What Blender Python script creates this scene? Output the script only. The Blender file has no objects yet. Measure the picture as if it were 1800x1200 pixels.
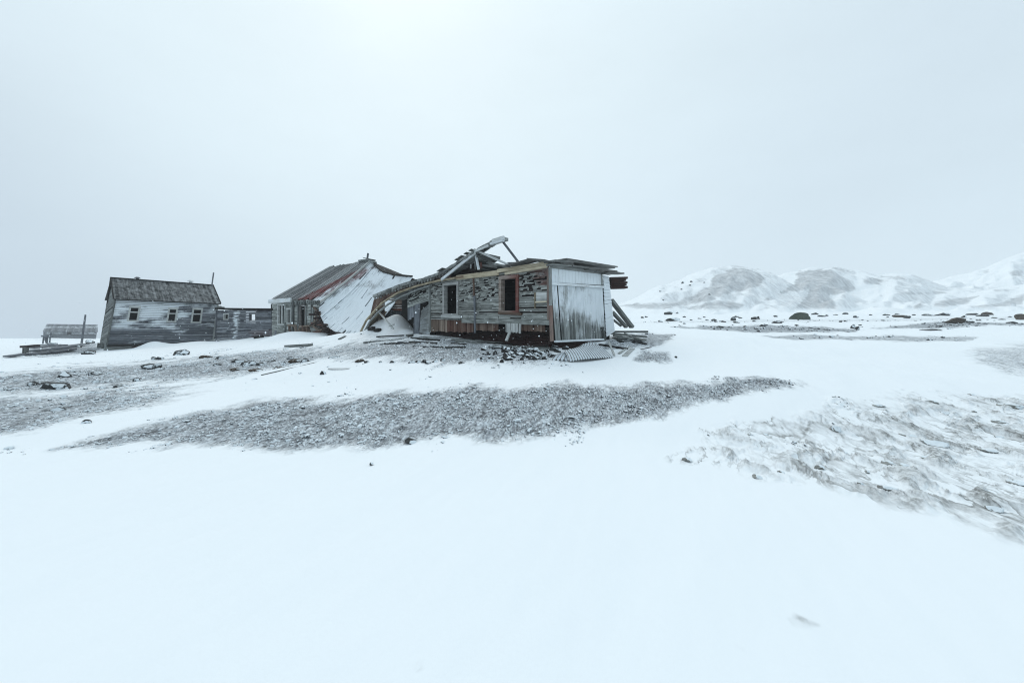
# A ruined timber station on a snow plain
HAZE = .0010; SUN_E = .9; EXPO = .06
SKY_DARK = (.37, .445, .535); SKY_MID = (.665, .785, .865); SKY_GLOW = (.77, .90, .955)
import bpy, math, random
import numpy as np
from mathutils import Vector
random.seed(7); RNG = np.random.RandomState(11)
sc = bpy.context.scene; COL = sc.collection
F = 700.0; EYE = 1.6; HZ = 594.0          # focal length and horizon measured on the 1800 px wide photograph

# ------------------------------------------------------------------ measuring helpers
def P(px, py, Y): return Vector(((px-900)/F*Y, Y, EYE+(HZ-py)/F*Y))
class Plane:                                # an upright wall plane: point c, direction e along the ground
    def __init__(s, c, e):
        s.c = Vector((c[0], c[1], 0)); s.e = Vector((e[0], e[1], 0)).normalized()
        n = Vector((-s.e.y, s.e.x, 0)); s.n = n if n.dot(-s.c) > 0 else -n
    def Y(s, px, off=0.0):
        t = (px-900)/F; c = s.c+s.n*off
        k = (t*c.y-c.x)/(s.e.x-t*s.e.y); return c.y+s.e.y*k
    def at(s, px, py, off=0.0): return P(px, py, s.Y(px, off))
def lerp(a, b, t): return a+(b-a)*t
def bil(c):                                 # c = bottom-left, bottom-right, top-right, top-left
    return lambda u, v: lerp(lerp(c[0], c[1], u), lerp(c[3], c[2], u), v)
def proj(p): return (900+F*p.x/p.y, HZ-F*(p.z-EYE)/p.y)
def inv(f, px, py):                         # surface parameters of the point seen at a photo position
    u = v = .5
    for _ in range(25):
        a = proj(f(u, v)); h = 1e-4
        b = proj(f(u+h, v)); c = proj(f(u, v+h))
        j = [[(b[0]-a[0])/h, (c[0]-a[0])/h], [(b[1]-a[1])/h, (c[1]-a[1])/h]]
        d = j[0][0]*j[1][1]-j[0][1]*j[1][0]
        if abs(d) < 1e-9: break
        rx, ry = px-a[0], py-a[1]
        u += (rx*j[1][1]-ry*j[0][1])/d; v += (ry*j[0][0]-rx*j[1][0])/d
    return u, v
def rect(f, x0, x1, y0, y1):                # photo rectangle -> (u0,u1,v0,v1)
    q = [inv(f, x, y) for x, y in ((x0, y0), (x1, y0), (x0, y1), (x1, y1))]
    us = sorted(a[0] for a in q); vs = sorted(a[1] for a in q)
    return ((us[0]+us[1])/2, (us[2]+us[3])/2, (vs[0]+vs[1])/2, (vs[2]+vs[3])/2)

# ------------------------------------------------------------------ noise (numpy gradient noise)
_perm = np.concatenate([RNG.permutation(256)]*3)
_g = np.stack([np.cos(np.linspace(0, 2*np.pi, 256, endpoint=False)), np.sin(np.linspace(0, 2*np.pi, 256, endpoint=False))], 1)
def pn(x, y, seed=0):
    x = np.asarray(x, dtype=np.float64)+seed*17.31; y = np.asarray(y, dtype=np.float64)+seed*9.77
    xi = np.floor(x).astype(np.int64); yi = np.floor(y).astype(np.int64)
    xf = x-xi; yf = y-yi; xi &= 255; yi &= 255
    u = xf*xf*xf*(xf*(xf*6-15)+10); v = yf*yf*yf*(yf*(yf*6-15)+10)
    def gr(ix, iy, dx, dy):
        h = _perm[_perm[ix]+iy]; return _g[h, 0]*dx+_g[h, 1]*dy
    a = gr(xi, yi, xf, yf); b = gr(xi+1, yi, xf-1, yf); c = gr(xi, yi+1, xf, yf-1); d = gr(xi+1, yi+1, xf-1, yf-1)
    return ((a*(1-u)+b*u)*(1-v)+(c*(1-u)+d*u)*v)*1.4
def fbm(x, y, o=4, seed=0, g=.5):
    r = 0; a = 1.0; f = 1.0
    for i in range(o): r = r+a*pn(x*f, y*f, seed+i*3); a *= g; f *= 2.03
    return r
def sstep(a, b, x):
    t = np.clip((x-a)/(b-a), 0, 1); return t*t*(3-2*t)

# ------------------------------------------------------------------ mesh builder
class MB:
    def __init__(s): s.v = []; s.f = []; s.uv = []; s.col = []
    def face(s, pts, uvs=None, cols=None):
        b = len(s.v); s.v += [Vector(p) for p in pts]; n = len(pts)
        s.f.append(tuple(range(b, b+n)))
        s.uv += uvs if uvs else [(0, 0)]*n
        s.col += cols if cols else [(.5, 0, 0)]*n
    def hexa(s, q, tone=.5, frost=0, rust=0, seg=1):
        # q: eight points, 0-3 one end ring (0,1 front edge bottom/top, 2,3 back top/bottom), 4-7 the other end ring
        L = (q[4]-q[0]).length; W = (q[1]-q[0]).length; T = (q[3]-q[0]).length
        ou, ov = random.random()*40, random.random()*40
        def fr(p): return frost(p) if callable(frost) else frost
        def rs(p): return rust(p) if callable(rust) else rust
        rings = [[lerp(q[i], q[i+4], k/seg) for i in range(4)] for k in range(seg+1)]
        cols = [[(tone, fr(p), rs(p)) for p in r] for r in rings]
        w = [0, W, W+T, 2*W+T, 2*W+2*T]
        for k in range(seg):
            for i in range(4):
                j = (i+1) % 4
                s.face([rings[k][i], rings[k][j], rings[k+1][j], rings[k+1][i]],
                       [(ou+L*k/seg, ov+w[i]), (ou+L*k/seg, ov+w[i+1]), (ou+L*(k+1)/seg, ov+w[i+1]), (ou+L*(k+1)/seg, ov+w[i])],
                       [cols[k][i], cols[k][j], cols[k+1][j], cols[k+1][i]])
        for r, c in ((rings[0][::-1], cols[0][::-1]), (rings[-1], cols[-1])):
            s.face(r, [(ou, ov), (ou, ov+W), (ou+T, ov+W), (ou+T, ov)], c)
    def board(s, a0, a1, b0, b1, t, n, **k):    # a0->a1 lower long edge, b0->b1 upper long edge, front face out along n, thickness t
        s.hexa([a0, b0, b0-n*t, a0-n*t, a1, b1, b1-n*t, a1-n*t], **k)
    def bar(s, p, q, w, h, up=Vector((0, 0, 1)), **k):
        p = Vector(p); q = Vector(q); d = (q-p).normalized(); x = d.cross(up)
        x = x.normalized() if x.length > 1e-4 else Vector((1, 0, 0)); y = x.cross(d).normalized()
        a, b = x*w/2, y*h/2
        s.hexa([p-a-b, p-a+b, p+a+b, p+a-b, q-a-b, q-a+b, q+a+b, q+a-b], **k)
    def tube(s, pts, r, n=8, tone=.5, frost=0, rust=0):
        rings = []
        for i, p in enumerate(pts):
            p = Vector(p); d = (Vector(pts[min(i+1, len(pts)-1)])-Vector(pts[max(i-1, 0)])).normalized()
            x = d.orthogonal().normalized(); y = d.cross(x); rr = r[i] if isinstance(r, (list, tuple)) else r
            rings.append([p+(x*math.cos(6.2832*k/n)+y*math.sin(6.2832*k/n))*rr for k in range(n)])
        c = [(tone, frost, rust)]*4
        for i in range(len(rings)-1):
            for k in range(n):
                j = (k+1) % n
                s.face([rings[i][k], rings[i][j], rings[i+1][j], rings[i+1][k]], [(i, k/n), (i, (k+1)/n), (i+1, (k+1)/n), (i+1, k/n)], c)
        for r_ in (rings[0][::-1], rings[-1]): s.face(r_, None, [c[0]]*n)
    def grid(s, f, nu, nv, tone=.5, frost=0, rust=0, sc_=(1, 1)):
        pt = [[f(i/nu, j/nv) for j in range(nv+1)] for i in range(nu+1)]
        val = lambda g, p: g(p) if callable(g) else g
        for i in range(nu):
            for j in range(nv):
                q = [pt[i][j], pt[i+1][j], pt[i+1][j+1], pt[i][j+1]]
                s.face(q, [(i/nu*sc_[0], j/nv*sc_[1]), ((i+1)/nu*sc_[0], j/nv*sc_[1]), ((i+1)/nu*sc_[0], (j+1)/nv*sc_[1]), (i/nu*sc_[0], (j+1)/nv*sc_[1])],
                       [(tone, val(frost, p), val(rust, p)) for p in q])
    def build(s, name, mat, parent=None, origin=None, weld=False, smooth=False):
        o_ = Vector(ORG[parent.name]) if parent else Vector(origin) if origin is not None else Vector((0, 0, 0))
        me = bpy.data.meshes.new(name); me.from_pydata([tuple(p-o_) for p in s.v], [], s.f)
        uvl = me.uv_layers.new(name='UVMap'); uvl.data.foreach_set('uv', np.array(s.uv, dtype=np.float32).ravel())
        at = me.color_attributes.new('bd', 'FLOAT_COLOR', 'CORNER')
        c = np.ones((len(s.col), 4), dtype=np.float32); c[:, :3] = np.array(s.col, dtype=np.float32); at.data.foreach_set('color', c.ravel())
        if weld:
            import bmesh
            bm = bmesh.new(); bm.from_mesh(me); bmesh.ops.remove_doubles(bm, verts=bm.verts, dist=1e-4); bm.to_mesh(me); bm.free()
        if smooth: me.polygons.foreach_set('use_smooth', [True]*len(me.polygons))
        me.materials.append(mat); ob = bpy.data.objects.new(name, me); COL.objects.link(ob)
        if parent: ob.parent = parent
        else: ob.location = o_
        ORG[ob.name] = tuple(o_); return ob
ORG = {}
def tag(o, label, cat, group=None, kind=None):
    if kind: o['kind'] = kind
    if label: o['label'] = label
    if cat: o['category'] = cat
    if group: o['group'] = group
    return o
def thing(name, loc, label, cat, group=None):
    o = bpy.data.objects.new(name, None); COL.objects.link(o); o.location = loc; o.empty_display_size = .3
    ORG[o.name] = tuple(loc); return tag(o, label, cat, group)

# ------------------------------------------------------------------ materials
class NT:
    def __init__(s, name):
        s.m = bpy.data.materials.new(name); s.m.use_nodes = True; s.t = s.m.node_tree; s.t.nodes.clear()
    def n(s, typ, ins=None, **kw):
        nd = s.t.nodes.new(typ)
        for k, v in kw.items(): setattr(nd, k, v)
        for k, v in (ins or {}).items():
            if isinstance(v, bpy.types.NodeSocket): s.t.links.new(v, nd.inputs[k])
            else: nd.inputs[k].default_value = v
        return nd
    def noise(s, vec, scale, detail=4, rough=.6): return s.n('ShaderNodeTexNoise', {'Vector': vec, 'Scale': scale, 'Detail': detail, 'Roughness': rough}).outputs['Fac']
    def math(s, op, a, b=0.0, c=None, clamp=False):
        i = {0: a, 1: b}
        if c is not None: i[2] = c
        return s.n('ShaderNodeMath', i, operation=op, use_clamp=clamp).outputs[0]
    def ramp(s, fac, stops):
        r = s.n('ShaderNodeValToRGB', {'Fac': fac}); e = r.color_ramp.elements
        while len(e) < len(stops): e.new(.5)
        for k, (p, c) in enumerate(stops):
            e[k].position = p; e[k].color = (c, c, c, 1) if isinstance(c, (int, float)) else (*c, 1)
        return r.outputs['Color']
    def mix(s, fac, a, b):
        m = s.n('ShaderNodeMix', data_type='RGBA')
        for sock, v in ((m.inputs[0], fac), (m.inputs[6], a), (m.inputs[7], b)):
            if isinstance(v, bpy.types.NodeSocket): s.t.links.new(v, sock)
            else: sock.default_value = v if isinstance(v, (int, float)) else (*v, 1)
        return m.outputs[2]
    def mapv(s, vec, scale=(1, 1, 1), rot=(0, 0, 0)): return s.n('ShaderNodeMapping', {'Vector': vec, 'Scale': scale, 'Rotation': rot}).outputs[0]
    def out(s, color, rough=.85, normal=None, spec=.25, metal=0.0):
        i = {'Base Color': color, 'Roughness': rough, 'Specular IOR Level': spec, 'Metallic': metal}
        if normal is not None: i['Normal'] = normal
        b = s.n('ShaderNodeBsdfPrincipled', i); o = s.n('ShaderNodeOutputMaterial', {'Surface': b.outputs[0]}); return s.m
    def bump(s, h, strength=.4, dist=.02): return s.n('ShaderNodeBump', {'Height': h, 'Strength': strength, 'Distance': dist}).outputs[0]
SNOW = (.885, .922, .942)
WIND = .34                                   # wind runs along the depth, a little to the right

def wood(name, dark, mid, light, rust=(.13, .042, .03), gs=(1.2, 42), frostw=1.0, contrast=1.0):
    t = NT(name); bd = t.n('ShaderNodeAttribute', attribute_name='bd').outputs['Color']
    s3 = t.n('ShaderNodeSeparateColor', {'Color': bd}); tone, fr, ru = s3.outputs[0], s3.outputs[1], s3.outputs[2]
    uv = t.n('ShaderNodeUVMap', uv_map='UVMap').outputs[0]; pos = t.n('ShaderNodeNewGeometry').outputs['Position']
    g = t.noise(t.mapv(uv, (gs[0], gs[1], 1)), 1.0, 6, .7)
    b = t.noise(t.mapv(uv, (2.2, 9, 1)), 1.0, 4, .65)
    w = t.noise(pos, 1.3, 5, .65)
    val = t.math('MULTIPLY_ADD', tone, .75, t.math('ADD', t.math('MULTIPLY', t.math('SUBTRACT', g, .5), .9*contrast), t.math('MULTIPLY', t.math('SUBTRACT', b, .5), .7*contrast)))
    val = t.math('ADD', val, .12, clamp=True)
    col = t.ramp(val, [(.12, dark), (.5, mid), (.9, light)])
    rm = t.math('MULTIPLY', ru, t.ramp(t.math('ADD', t.math('MULTIPLY', b, .6), t.math('MULTIPLY', w, .5)), [(.38, .25), (.6, 1)]))
    col = t.mix(rm, col, rust)
    fm = t.math('ADD', fr, t.math('ADD', t.math('MULTIPLY', t.math('SUBTRACT', g, .5), 1.3), t.math('MULTIPLY', t.math('SUBTRACT', w, .5), .9)))
    fm = t.math('MULTIPLY', t.ramp(fm, [(.42, 0), (.66, frostw)]), t.math('GREATER_THAN', fr, .01))
    col = t.mix(fm, col, (.74, .80, .84))
    return t.out(col, .88, t.bump(g, .5, .012))

M = {}
M['grey'] = wood('weathered_grey_wood', (.03, .032, .03), (.19, .205, .20), (.42, .45, .44))
M['peel'] = wood('peeling_grey_wood', (.03, .031, .028), (.22, .235, .222), (.50, .53, .505), contrast=1.5)
M['hallroof'] = wood('snowy_roof_planks', (.03, .032, .033), (.19, .205, .21), (.42, .45, .455), rust=(.15, .038, .036), gs=(.8, 30), contrast=1.1)
M['redpale'] = wood('patchy_red_paint', (.03, .027, .024), (.30, .26, .225), (.56, .52, .48), rust=(.15, .045, .035))
M['dark'] = wood('dark_rotten_wood_and_shade', (.006, .006, .006), (.022, .02, .018), (.08, .075, .068), rust=(.10, .025, .02))  # near-black wood; also paints in the shade of interiors and voids
M['red'] = wood('red_stained_wood', (.03, .014, .012), (.15, .07, .055), (.36, .25, .21))
M['brown'] = wood('brown_stained_wood', (.025, .019, .015), (.165, .128, .10), (.38, .32, .265), rust=(.12, .04, .028))
M['tan'] = wood('bare_tan_wood', (.08, .065, .04), (.42, .36, .255), (.74, .68, .53))
M['pale'] = wood('pale_grey_wood', (.10, .105, .10), (.40, .42, .41), (.66, .68, .67))
M['slate'] = wood('blue_grey_wood', (.03, .033, .04), (.15, .165, .185), (.36, .385, .42), gs=(1.0, 30))
M['maroon'] = wood('maroon_painted_wood', (.02, .012, .014), (.085, .045, .05), (.20, .15, .155))

def metal(name, dark, light, rustc=(.16, .06, .04)):
    t = NT(name); bd = t.n('ShaderNodeAttribute', attribute_name='bd').outputs['Color']
    s3 = t.n('ShaderNodeSeparateColor', {'Color': bd}); pos = t.n('ShaderNodeNewGeometry').outputs['Position']
    n = t.noise(pos, 3.0, 6, .7); n2 = t.noise(pos, 18, 4, .6)
    col = t.ramp(t.math('ADD', t.math('MULTIPLY', n, .6), t.math('MULTIPLY', n2, .4)), [(.3, dark), (.7, light)])
    col = t.mix(t.math('MULTIPLY', s3.outputs[2], t.ramp(n, [(.4, 0), (.6, 1)])), col, rustc)
    fm = t.math('MULTIPLY', t.ramp(t.math('ADD', s3.outputs[1], t.math('SUBTRACT', n2, .5)), [(.4, 0), (.6, 1)]), t.math('GREATER_THAN', s3.outputs[1], .01))
    return t.out(t.mix(fm, col, (.74, .80, .84)), .6, spec=.4)
M['tin'] = metal('weathered_corrugated_tin', (.50, .53, .54), (.78, .82, .84))
M['rusttin'] = metal('rusty_corrugated_tin', (.14, .10, .08), (.33, .27, .23))

def roof_mat():                                # grey boards with dark worn blotches
    t = NT('blotched_roof_boards'); bd = t.n('ShaderNodeAttribute', attribute_name='bd').outputs['Color']
    s3 = t.n('ShaderNodeSeparateColor', {'Color': bd}); uv = t.n('ShaderNodeUVMap', uv_map='UVMap').outputs[0]
    g = t.noise(t.mapv(uv, (1.6, 14, 1)), 1, 5, .65); pos = t.n('ShaderNodeNewGeometry').outputs['Position']
    b = t.noise(t.mapv(pos, (3.4, 3.4, 1.9)), 1.0, 5, .65)
    v = t.math('ADD', t.math('MULTIPLY', s3.outputs[0], .18), t.math('ADD', t.math('MULTIPLY', g, .32), t.math('MULTIPLY', b, .75)))
    col = t.ramp(v, [(.50, (.014, .016, .017)), (.60, (.095, .10, .102)), (.84, (.31, .325, .33))])
    return t.out(col, .9, t.bump(g, .4, .01))
M['roof'] = roof_mat()

def snow_bsdf(t, pos):
    n = t.noise(pos, 30, 5, .7); n2 = t.noise(t.mapv(t.mapv(pos, rot=(0, 0, WIND)), (5, .9, 1)), 1, 5, .6)
    n3 = t.noise(pos, .35, 3, .5)
    col = t.mix(t.math('MULTIPLY', n2, .4), SNOW, (.82, .875, .91))
    col = t.mix(t.math('MULTIPLY', n3, .5), col, (.85, .90, .93))
    return col, t.math('ADD', t.math('MULTIPLY', n, .7), n2)
def ground_mat():
    t = NT('snow_and_gravel'); pos = t.n('ShaderNodeNewGeometry').outputs['Position']
    at = t.n('ShaderNodeAttribute', attribute_name='bare').outputs['Color']; s3 = t.n('ShaderNodeSeparateColor', {'Color': at})
    b, ice, = s3.outputs[0], s3.outputs[1]
    snow, sb = snow_bsdf(t, pos)
    rp = t.mapv(pos, rot=(0, 0, WIND))
    n1 = t.noise(t.mapv(rp, (6, 2.2, 4)), 1, 8, .72); n2 = t.noise(t.mapv(rp, (26, 12, 20)), 1, 6, .7); n3 = t.noise(t.mapv(rp, (1.6, .5, 1)), 1, 4, .6)
    # gravel: dark stones, frosty dust between
    grav = t.ramp(t.math('ADD', t.math('MULTIPLY', n2, .6), t.math('MULTIPLY', n1, .4)), [(.36, (.04, .043, .047)), (.42, (.15, .163, .175)), (.50, (.43, .465, .495)), (.57, (.72, .78, .82))])
    e = t.math('ADD', b, t.math('ADD', t.math('MULTIPLY', t.math('SUBTRACT', n1, .5), 1.5), t.math('MULTIPLY', t.math('SUBTRACT', n3, .5), .6)))
    e = t.math('MULTIPLY', t.ramp(e, [(.30, 0), (.75, 1)]), t.ramp(b, [(.02, 0), (.25, 1)]))
    col = t.mix(e, snow, grav)
    # thin ice over brown grit
    m1 = t.noise(t.mapv(rp, (6.5, 2.0, 4)), 1, 9, .72)
    grit = t.ramp(n2, [(.34, (.07, .07, .066)), (.5, (.23, .235, .222)), (.68, (.46, .48, .475))])
    def crest(sx, sy, w, seed):                  # wind cut edges: sharp on one side, fading on the other
        v_ = t.n('ShaderNodeVectorMath', {0: t.mapv(rp, (sx, sy, 1)), 1: (seed, seed*.7, 0)}, operation='ADD').outputs[0]
        q = t.noise(v_, 1, 5, .55); k = t.noise(t.mapv(v_, (.5, .5, 1)), 1, 3, .6)
        return t.math('MULTIPLY', t.ramp(q, [(.497, 0), (.505, 1), (.505+w*.4, .45), (.505+w, 0)]), t.ramp(k, [(.44, 0), (.58, 1)]))
    cr = t.math('MAXIMUM', crest(2.1, .75, .10, 3.1), t.math('MULTIPLY', crest(5.5, 1.9, .09, 11.7), .8))
    cr = t.math('MULTIPLY', cr, t.ramp(ice, [(.06, 0), (.30, .95)]))
    ei = t.math('ADD', ice, t.math('MULTIPLY', t.math('SUBTRACT', m1, .5), 1.7))
    ei = t.math('MULTIPLY', t.ramp(ei, [(.34, 0), (.92, .92)]), t.ramp(ice, [(.03, 0), (.2, 1)]))
    col = t.mix(t.math('MULTIPLY', ei, t.ramp(n2, [(.40, 1.0), (.60, .45)])), col, grit); col = t.mix(cr, col, t.ramp(n2, [(.34, (.05, .05, .047)), (.62, (.26, .265, .25))]))
    fl = t.math('MULTIPLY', t.math('MAXIMUM', t.math('MAXIMUM', crest(9, 3.6, .10, 23.1), crest(20, 9, .11, 37.3)), crest(4.2, 2.2, .07, 51.7)), t.math('MULTIPLY', t.ramp(b, [(.12, 0), (.6, .92)]), 1.0)); col = t.mix(fl, col, (.05, .053, .057))
    h = t.math('ADD', t.math('MULTIPLY', sb, .25), t.math('MULTIPLY', n2, t.math('MULTIPLY', e, 1.6)))
    return t.out(col, .75, t.bump(h, .5, .02), spec=.2)
M['ground'] = ground_mat()
def hill_mat():
    t = NT('snowy_hill_scree'); pos = t.n('ShaderNodeNewGeometry').outputs['Position']
    at = t.n('ShaderNodeAttribute', attribute_name='bare').outputs['Color']; s3 = t.n('ShaderNodeSeparateColor', {'Color': at})
    n1 = t.noise(t.mapv(pos, (.5, .22, .3)), 1, 10, .75); n2 = t.noise(t.mapv(pos, (1.5, .6, 1.0)), 1, 8, .78)
    e = t.math('ADD', s3.outputs[0], t.math('ADD', t.math('MULTIPLY', t.math('SUBTRACT', n1, .5), 1.5), t.math('MULTIPLY', t.math('SUBTRACT', n2, .5), .8)))
    e = t.ramp(e, [(.28, 0), (.95, .92)])
    scree = t.ramp(n2, [(.32, (.10, .106, .113)), (.66, (.38, .40, .42))])
    return t.out(t.mix(e, SNOW, scree), .85)
M['hill'] = hill_mat()
def rock_mat(name, dark, light, snowthr=.45, sdir=(.52, -.42, .62)):
    t = NT(name); geo = t.n('ShaderNodeNewGeometry'); pos, nor = geo.outputs['Position'], geo.outputs['Normal']
    n = t.noise(pos, 6, 6, .7)
    d = t.n('ShaderNodeVectorMath', {0: nor, 1: sdir}, operation='DOT_PRODUCT').outputs['Value']
    e = t.ramp(t.math('ADD', d, t.math('MULTIPLY', t.math('SUBTRACT', n, .5), 1.0)), [(snowthr, 0), (snowthr+.12, 1)])
    return t.out(t.mix(e, t.ramp(n, [(.3, dark), (.7, light)]), (.78, .85, .89)), .85, t.bump(n, .6, .05))
M['rock'] = rock_mat('dark_snowy_rock', (.012, .013, .013), (.07, .075, .075), .60, (.62, -.66, .30))
M['rockfar'] = rock_mat('dark_brown_boulder', (.016, .018, .019), (.075, .078, .076), .64)
M['mossrock'] = rock_mat('mossy_boulder', (.018, .03, .022), (.08, .10, .075), .98)
M['brownrock'] = rock_mat('rusty_brown_boulder', (.03, .024, .018), (.105, .082, .06), .80)
t = NT('falling_snow_white'); M['flake'] = t.out((.9, .95, .98, 1), .6)
# ------------------------------------------------------------------ terrain: heights from photo profiles (column: depth, photo row)
COLS = {
 -700: [(6, 781), (9, 705), (13, 660), (18, 637), (25, 620), (40, 606), (100, 598), (420, 595)],
 0: [(6, 781), (9, 705), (13, 660), (18, 637), (25, 619), (40, 606), (100, 597.5), (420, 594.5)],
 185: [(6, 781), (9, 705), (13, 659), (19, 632), (25, 617), (27.5, 616), (32, 606), (45, 600.5), (100, 596.5), (420, 594.5)],
 374: [(6, 781), (9, 705), (13, 657), (19, 625), (26, 607), (31, 598), (45, 593), (100, 592), (420, 592)],
 480: [(6, 781), (9, 703), (13, 653), (19, 615), (25, 595), (28, 588), (45, 586), (100, 588), (420, 590)],
 600: [(6, 781), (9, 700), (13, 649), (18, 611), (22, 590), (26, 584), (45, 580), (100, 584), (420, 588)],
 755: [(6, 781), (9, 695), (12, 648), (16, 605), (18.6, 590), (25, 582), (45, 575), (100, 572), (420, 572)],
 900: [(6, 781), (8.6, 690), (11.5, 643), (14, 612), (16, 601), (20, 590), (45, 573), (100, 563), (420, 563)],
 968: [(6, 781), (8.6, 688), (11.5, 641), (13.5, 614), (15, 605), (20, 590), (45, 570), (100, 557), (420, 557)],
 1075: [(6, 781), (8.6, 685), (11.5, 641), (14.5, 612), (17.5, 594), (25, 579), (45, 566), (100, 550), (420, 550)],
 1150: [(6, 781), (8.6, 685), (12, 641), (15, 613), (17, 602), (19, 594), (28, 577), (45, 563), (80, 553), (120, 548), (420, 548)],
 1210: [(6, 781), (8.6, 685), (12, 640), (16, 604), (18, 591), (21, 587), (28, 578), (45, 563), (80, 553), (120, 548), (420, 548)],
 1400: [(6, 781), (8.6, 687), (12, 643), (16.5, 611), (20, 598), (30, 578), (45, 563), (80, 553), (120, 548), (420, 548)],
 1800: [(6, 781), (9, 692), (13, 641), (18, 607), (21, 596), (30, 580), (45, 562), (80, 550), (120, 546), (420, 545)],
 2500: [(6, 781), (9, 692), (13, 641), (18, 607), (21, 596), (30, 580), (45, 562), (80, 550), (120, 546), (420, 545)]}
TG = np.linspace(-2.4, 2.4, 289); LG = np.linspace(math.log(.5), math.log(460), 320); YG = np.exp(LG)
_rows = []
for px in sorted(COLS):
    pr = [(.5, 0), (3.5, 0)]+[(Y, EYE+(HZ-py)/F*Y) for Y, py in COLS[px]]
    _rows.append(np.interp(LG, [math.log(a) for a, b in pr], [b for a, b in pr]))
_ts = np.array([(px-900)/F for px in sorted(COLS)]); _rows = np.array(_rows)
HG = np.stack([np.interp(TG, _ts, _rows[:, j]) for j in range(len(LG))], 1)
def _blur(a, s, ax):
    k = np.exp(-.5*(np.arange(-3*int(s+1), 3*int(s+1)+1)/s)**2); k /= k.sum(); r = len(k)//2
    p = np.pad(a, [(r, r) if i == ax else (0, 0) for i in range(2)], mode='edge')
    return sum(k[i]*np.take(p, range(i, i+a.shape[ax]), axis=ax) for i in range(len(k)))
HG = _blur(_blur(HG, 2.0, 0), 3.0, 1)
def base_z(x, y):
    x = np.asarray(x, float); y = np.asarray(y, float); yy = np.clip(y, .5, 455)
    t = np.clip(x/np.maximum(yy, 3.0), -2.39, 2.39)
    a = (t-TG[0])/(TG[1]-TG[0]); b = (np.log(yy)-LG[0])/(LG[1]-LG[0])
    i = np.clip(a.astype(int), 0, len(TG)-2); j = np.clip(b.astype(int), 0, len(LG)-2); a = a-i; b = b-j
    return HG[i, j]*(1-a)*(1-b)+HG[i+1, j]*a*(1-b)+HG[i, j+1]*(1-a)*b+HG[i+1, j+1]*a*b
CW, SW = math.cos(WIND), math.sin(WIND)
def wc(x, y): return x*CW-y*SW, x*SW+y*CW       # across the wind, along the wind
MOUNDS = []                                     # snow drifts: (x, y, radius across, radius along depth, height)
def mid_z(x, y):
    u, v = wc(x, y); far = sstep(2, 12, y)
    z = base_z(x, y)+fbm(u*.35, v*.16, 3, 4)*.10*far*np.clip(14/np.maximum(y, 14), .3, 1)+fbm(u*.12, v*.08, 2, 9)*.05
    for mx, my, ra, rb, h in MOUNDS: z = z+h*np.exp(-((x-mx)/ra)**2-((y-my)/rb)**2)
    return z
POLY = [  # photo outlines of the bare patches, with the depth range they lie in: (kind, strength, ymin, ymax, points)
 ('g', .92, 4.5, 11, [(85, 790), (200, 757), (350, 728), (500, 705), (700, 694), (860, 684), (1000, 678), (1200, 673), (1330, 669), (1400, 676), (1410, 682), (1330, 692), (1240, 708), (1180, 725), (1100, 745), (1030, 757), (960, 765), (850, 772), (780, 775), (720, 778), (640, 785), (520, 787), (430, 782), (330, 777), (240, 780), (150, 790)]),
 ('g', .72, 5, 13, [(-400, 705), (-50, 701), (60, 695), (160, 689), (260, 685), (360, 687), (300, 705), (220, 725), (140, 740), (60, 765), (-50, 778), (-400, 790)]),
 ('g', .80, 9.5, 24, [(-400, 672), (-50, 666), (60, 655), (150, 645), (250, 637), (350, 628), (450, 619), (560, 610), (640, 602), (720, 597), (800, 594), (960, 606), (980, 632), (900, 639), (800, 640), (700, 636), (640, 626), (575, 630), (500, 648), (420, 662), (330, 668), (240, 668), (220, 680), (100, 688), (0, 697), (-400, 700)]),
 ('i', 1.0, 2.5, 11, [(1195, 808), (1260, 790), (1240, 762), (1300, 748), (1390, 740), (1470, 705), (1600, 698), (1700, 690), (1850, 690), (2300, 690), (2300, 990), (1850, 975), (1780, 955), (1650, 905), (1560, 905), (1500, 870), (1420, 850), (1330, 842), (1270, 822)]),
 ('g', .5, 10, 20, [(1710, 612), (1850, 598), (2300, 598), (2300, 672), (1850, 668), (1770, 662), (1720, 640)]),
 ('g', .8, 10, 17, [(1110, 634), (1130, 618), (1175, 620), (1182, 634), (1140, 640)]),
 ('g', .9, 14, 26, [(1060, 600), (1080, 590), (1140, 585), (1185, 590), (1180, 598), (1150, 610), (1100, 612), (1060, 612)]),
 ('g', .9, 20, 60, [(1180, 574), (1250, 573), (1330, 571), (1420, 574), (1510, 579), (1500, 584), (1420, 583), (1350, 584), (1290, 581), (1240, 578)]),
 ('g', .8, 20, 60, [(1530, 577), (1590, 572), (1650, 565), (1720, 567), (1800, 567), (1800, 571), (1700, 574), (1640, 578), (1590, 577)]),
 ('g', .62, 18, 45, [(1330, 590), (1430, 588), (1500, 591), (1560, 589), (1640, 589), (1720, 593), (1710, 598), (1600, 600), (1500, 598), (1400, 598)]),
 ('g', .95, 18, 50, [(20, 628), (60, 612), (110, 609), (168, 605), (175, 618), (130, 623), (80, 628)]),
 ('i', .5, 1.5, 4, [(1372, 1095), (1400, 1088), (1440, 1100), (1420, 1112), (1385, 1106)]), ('i', .45, 1.5, 4, [(1278, 1132), (1300, 1136), (1318, 1152), (1290, 1145)]), ('i', .5, 1.5, 4, [(725, 1185), (738, 1178), (744, 1188), (732, 1196)]), ('i', .4, 2, 5, [(1238, 982), (1260, 985), (1250, 992)]),
 ('g', .35, 30, 80, [(1090, 568), (1200, 563), (1400, 561), (1800, 556), (1900, 560), (1500, 566), (1300, 567)]),
]
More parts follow.
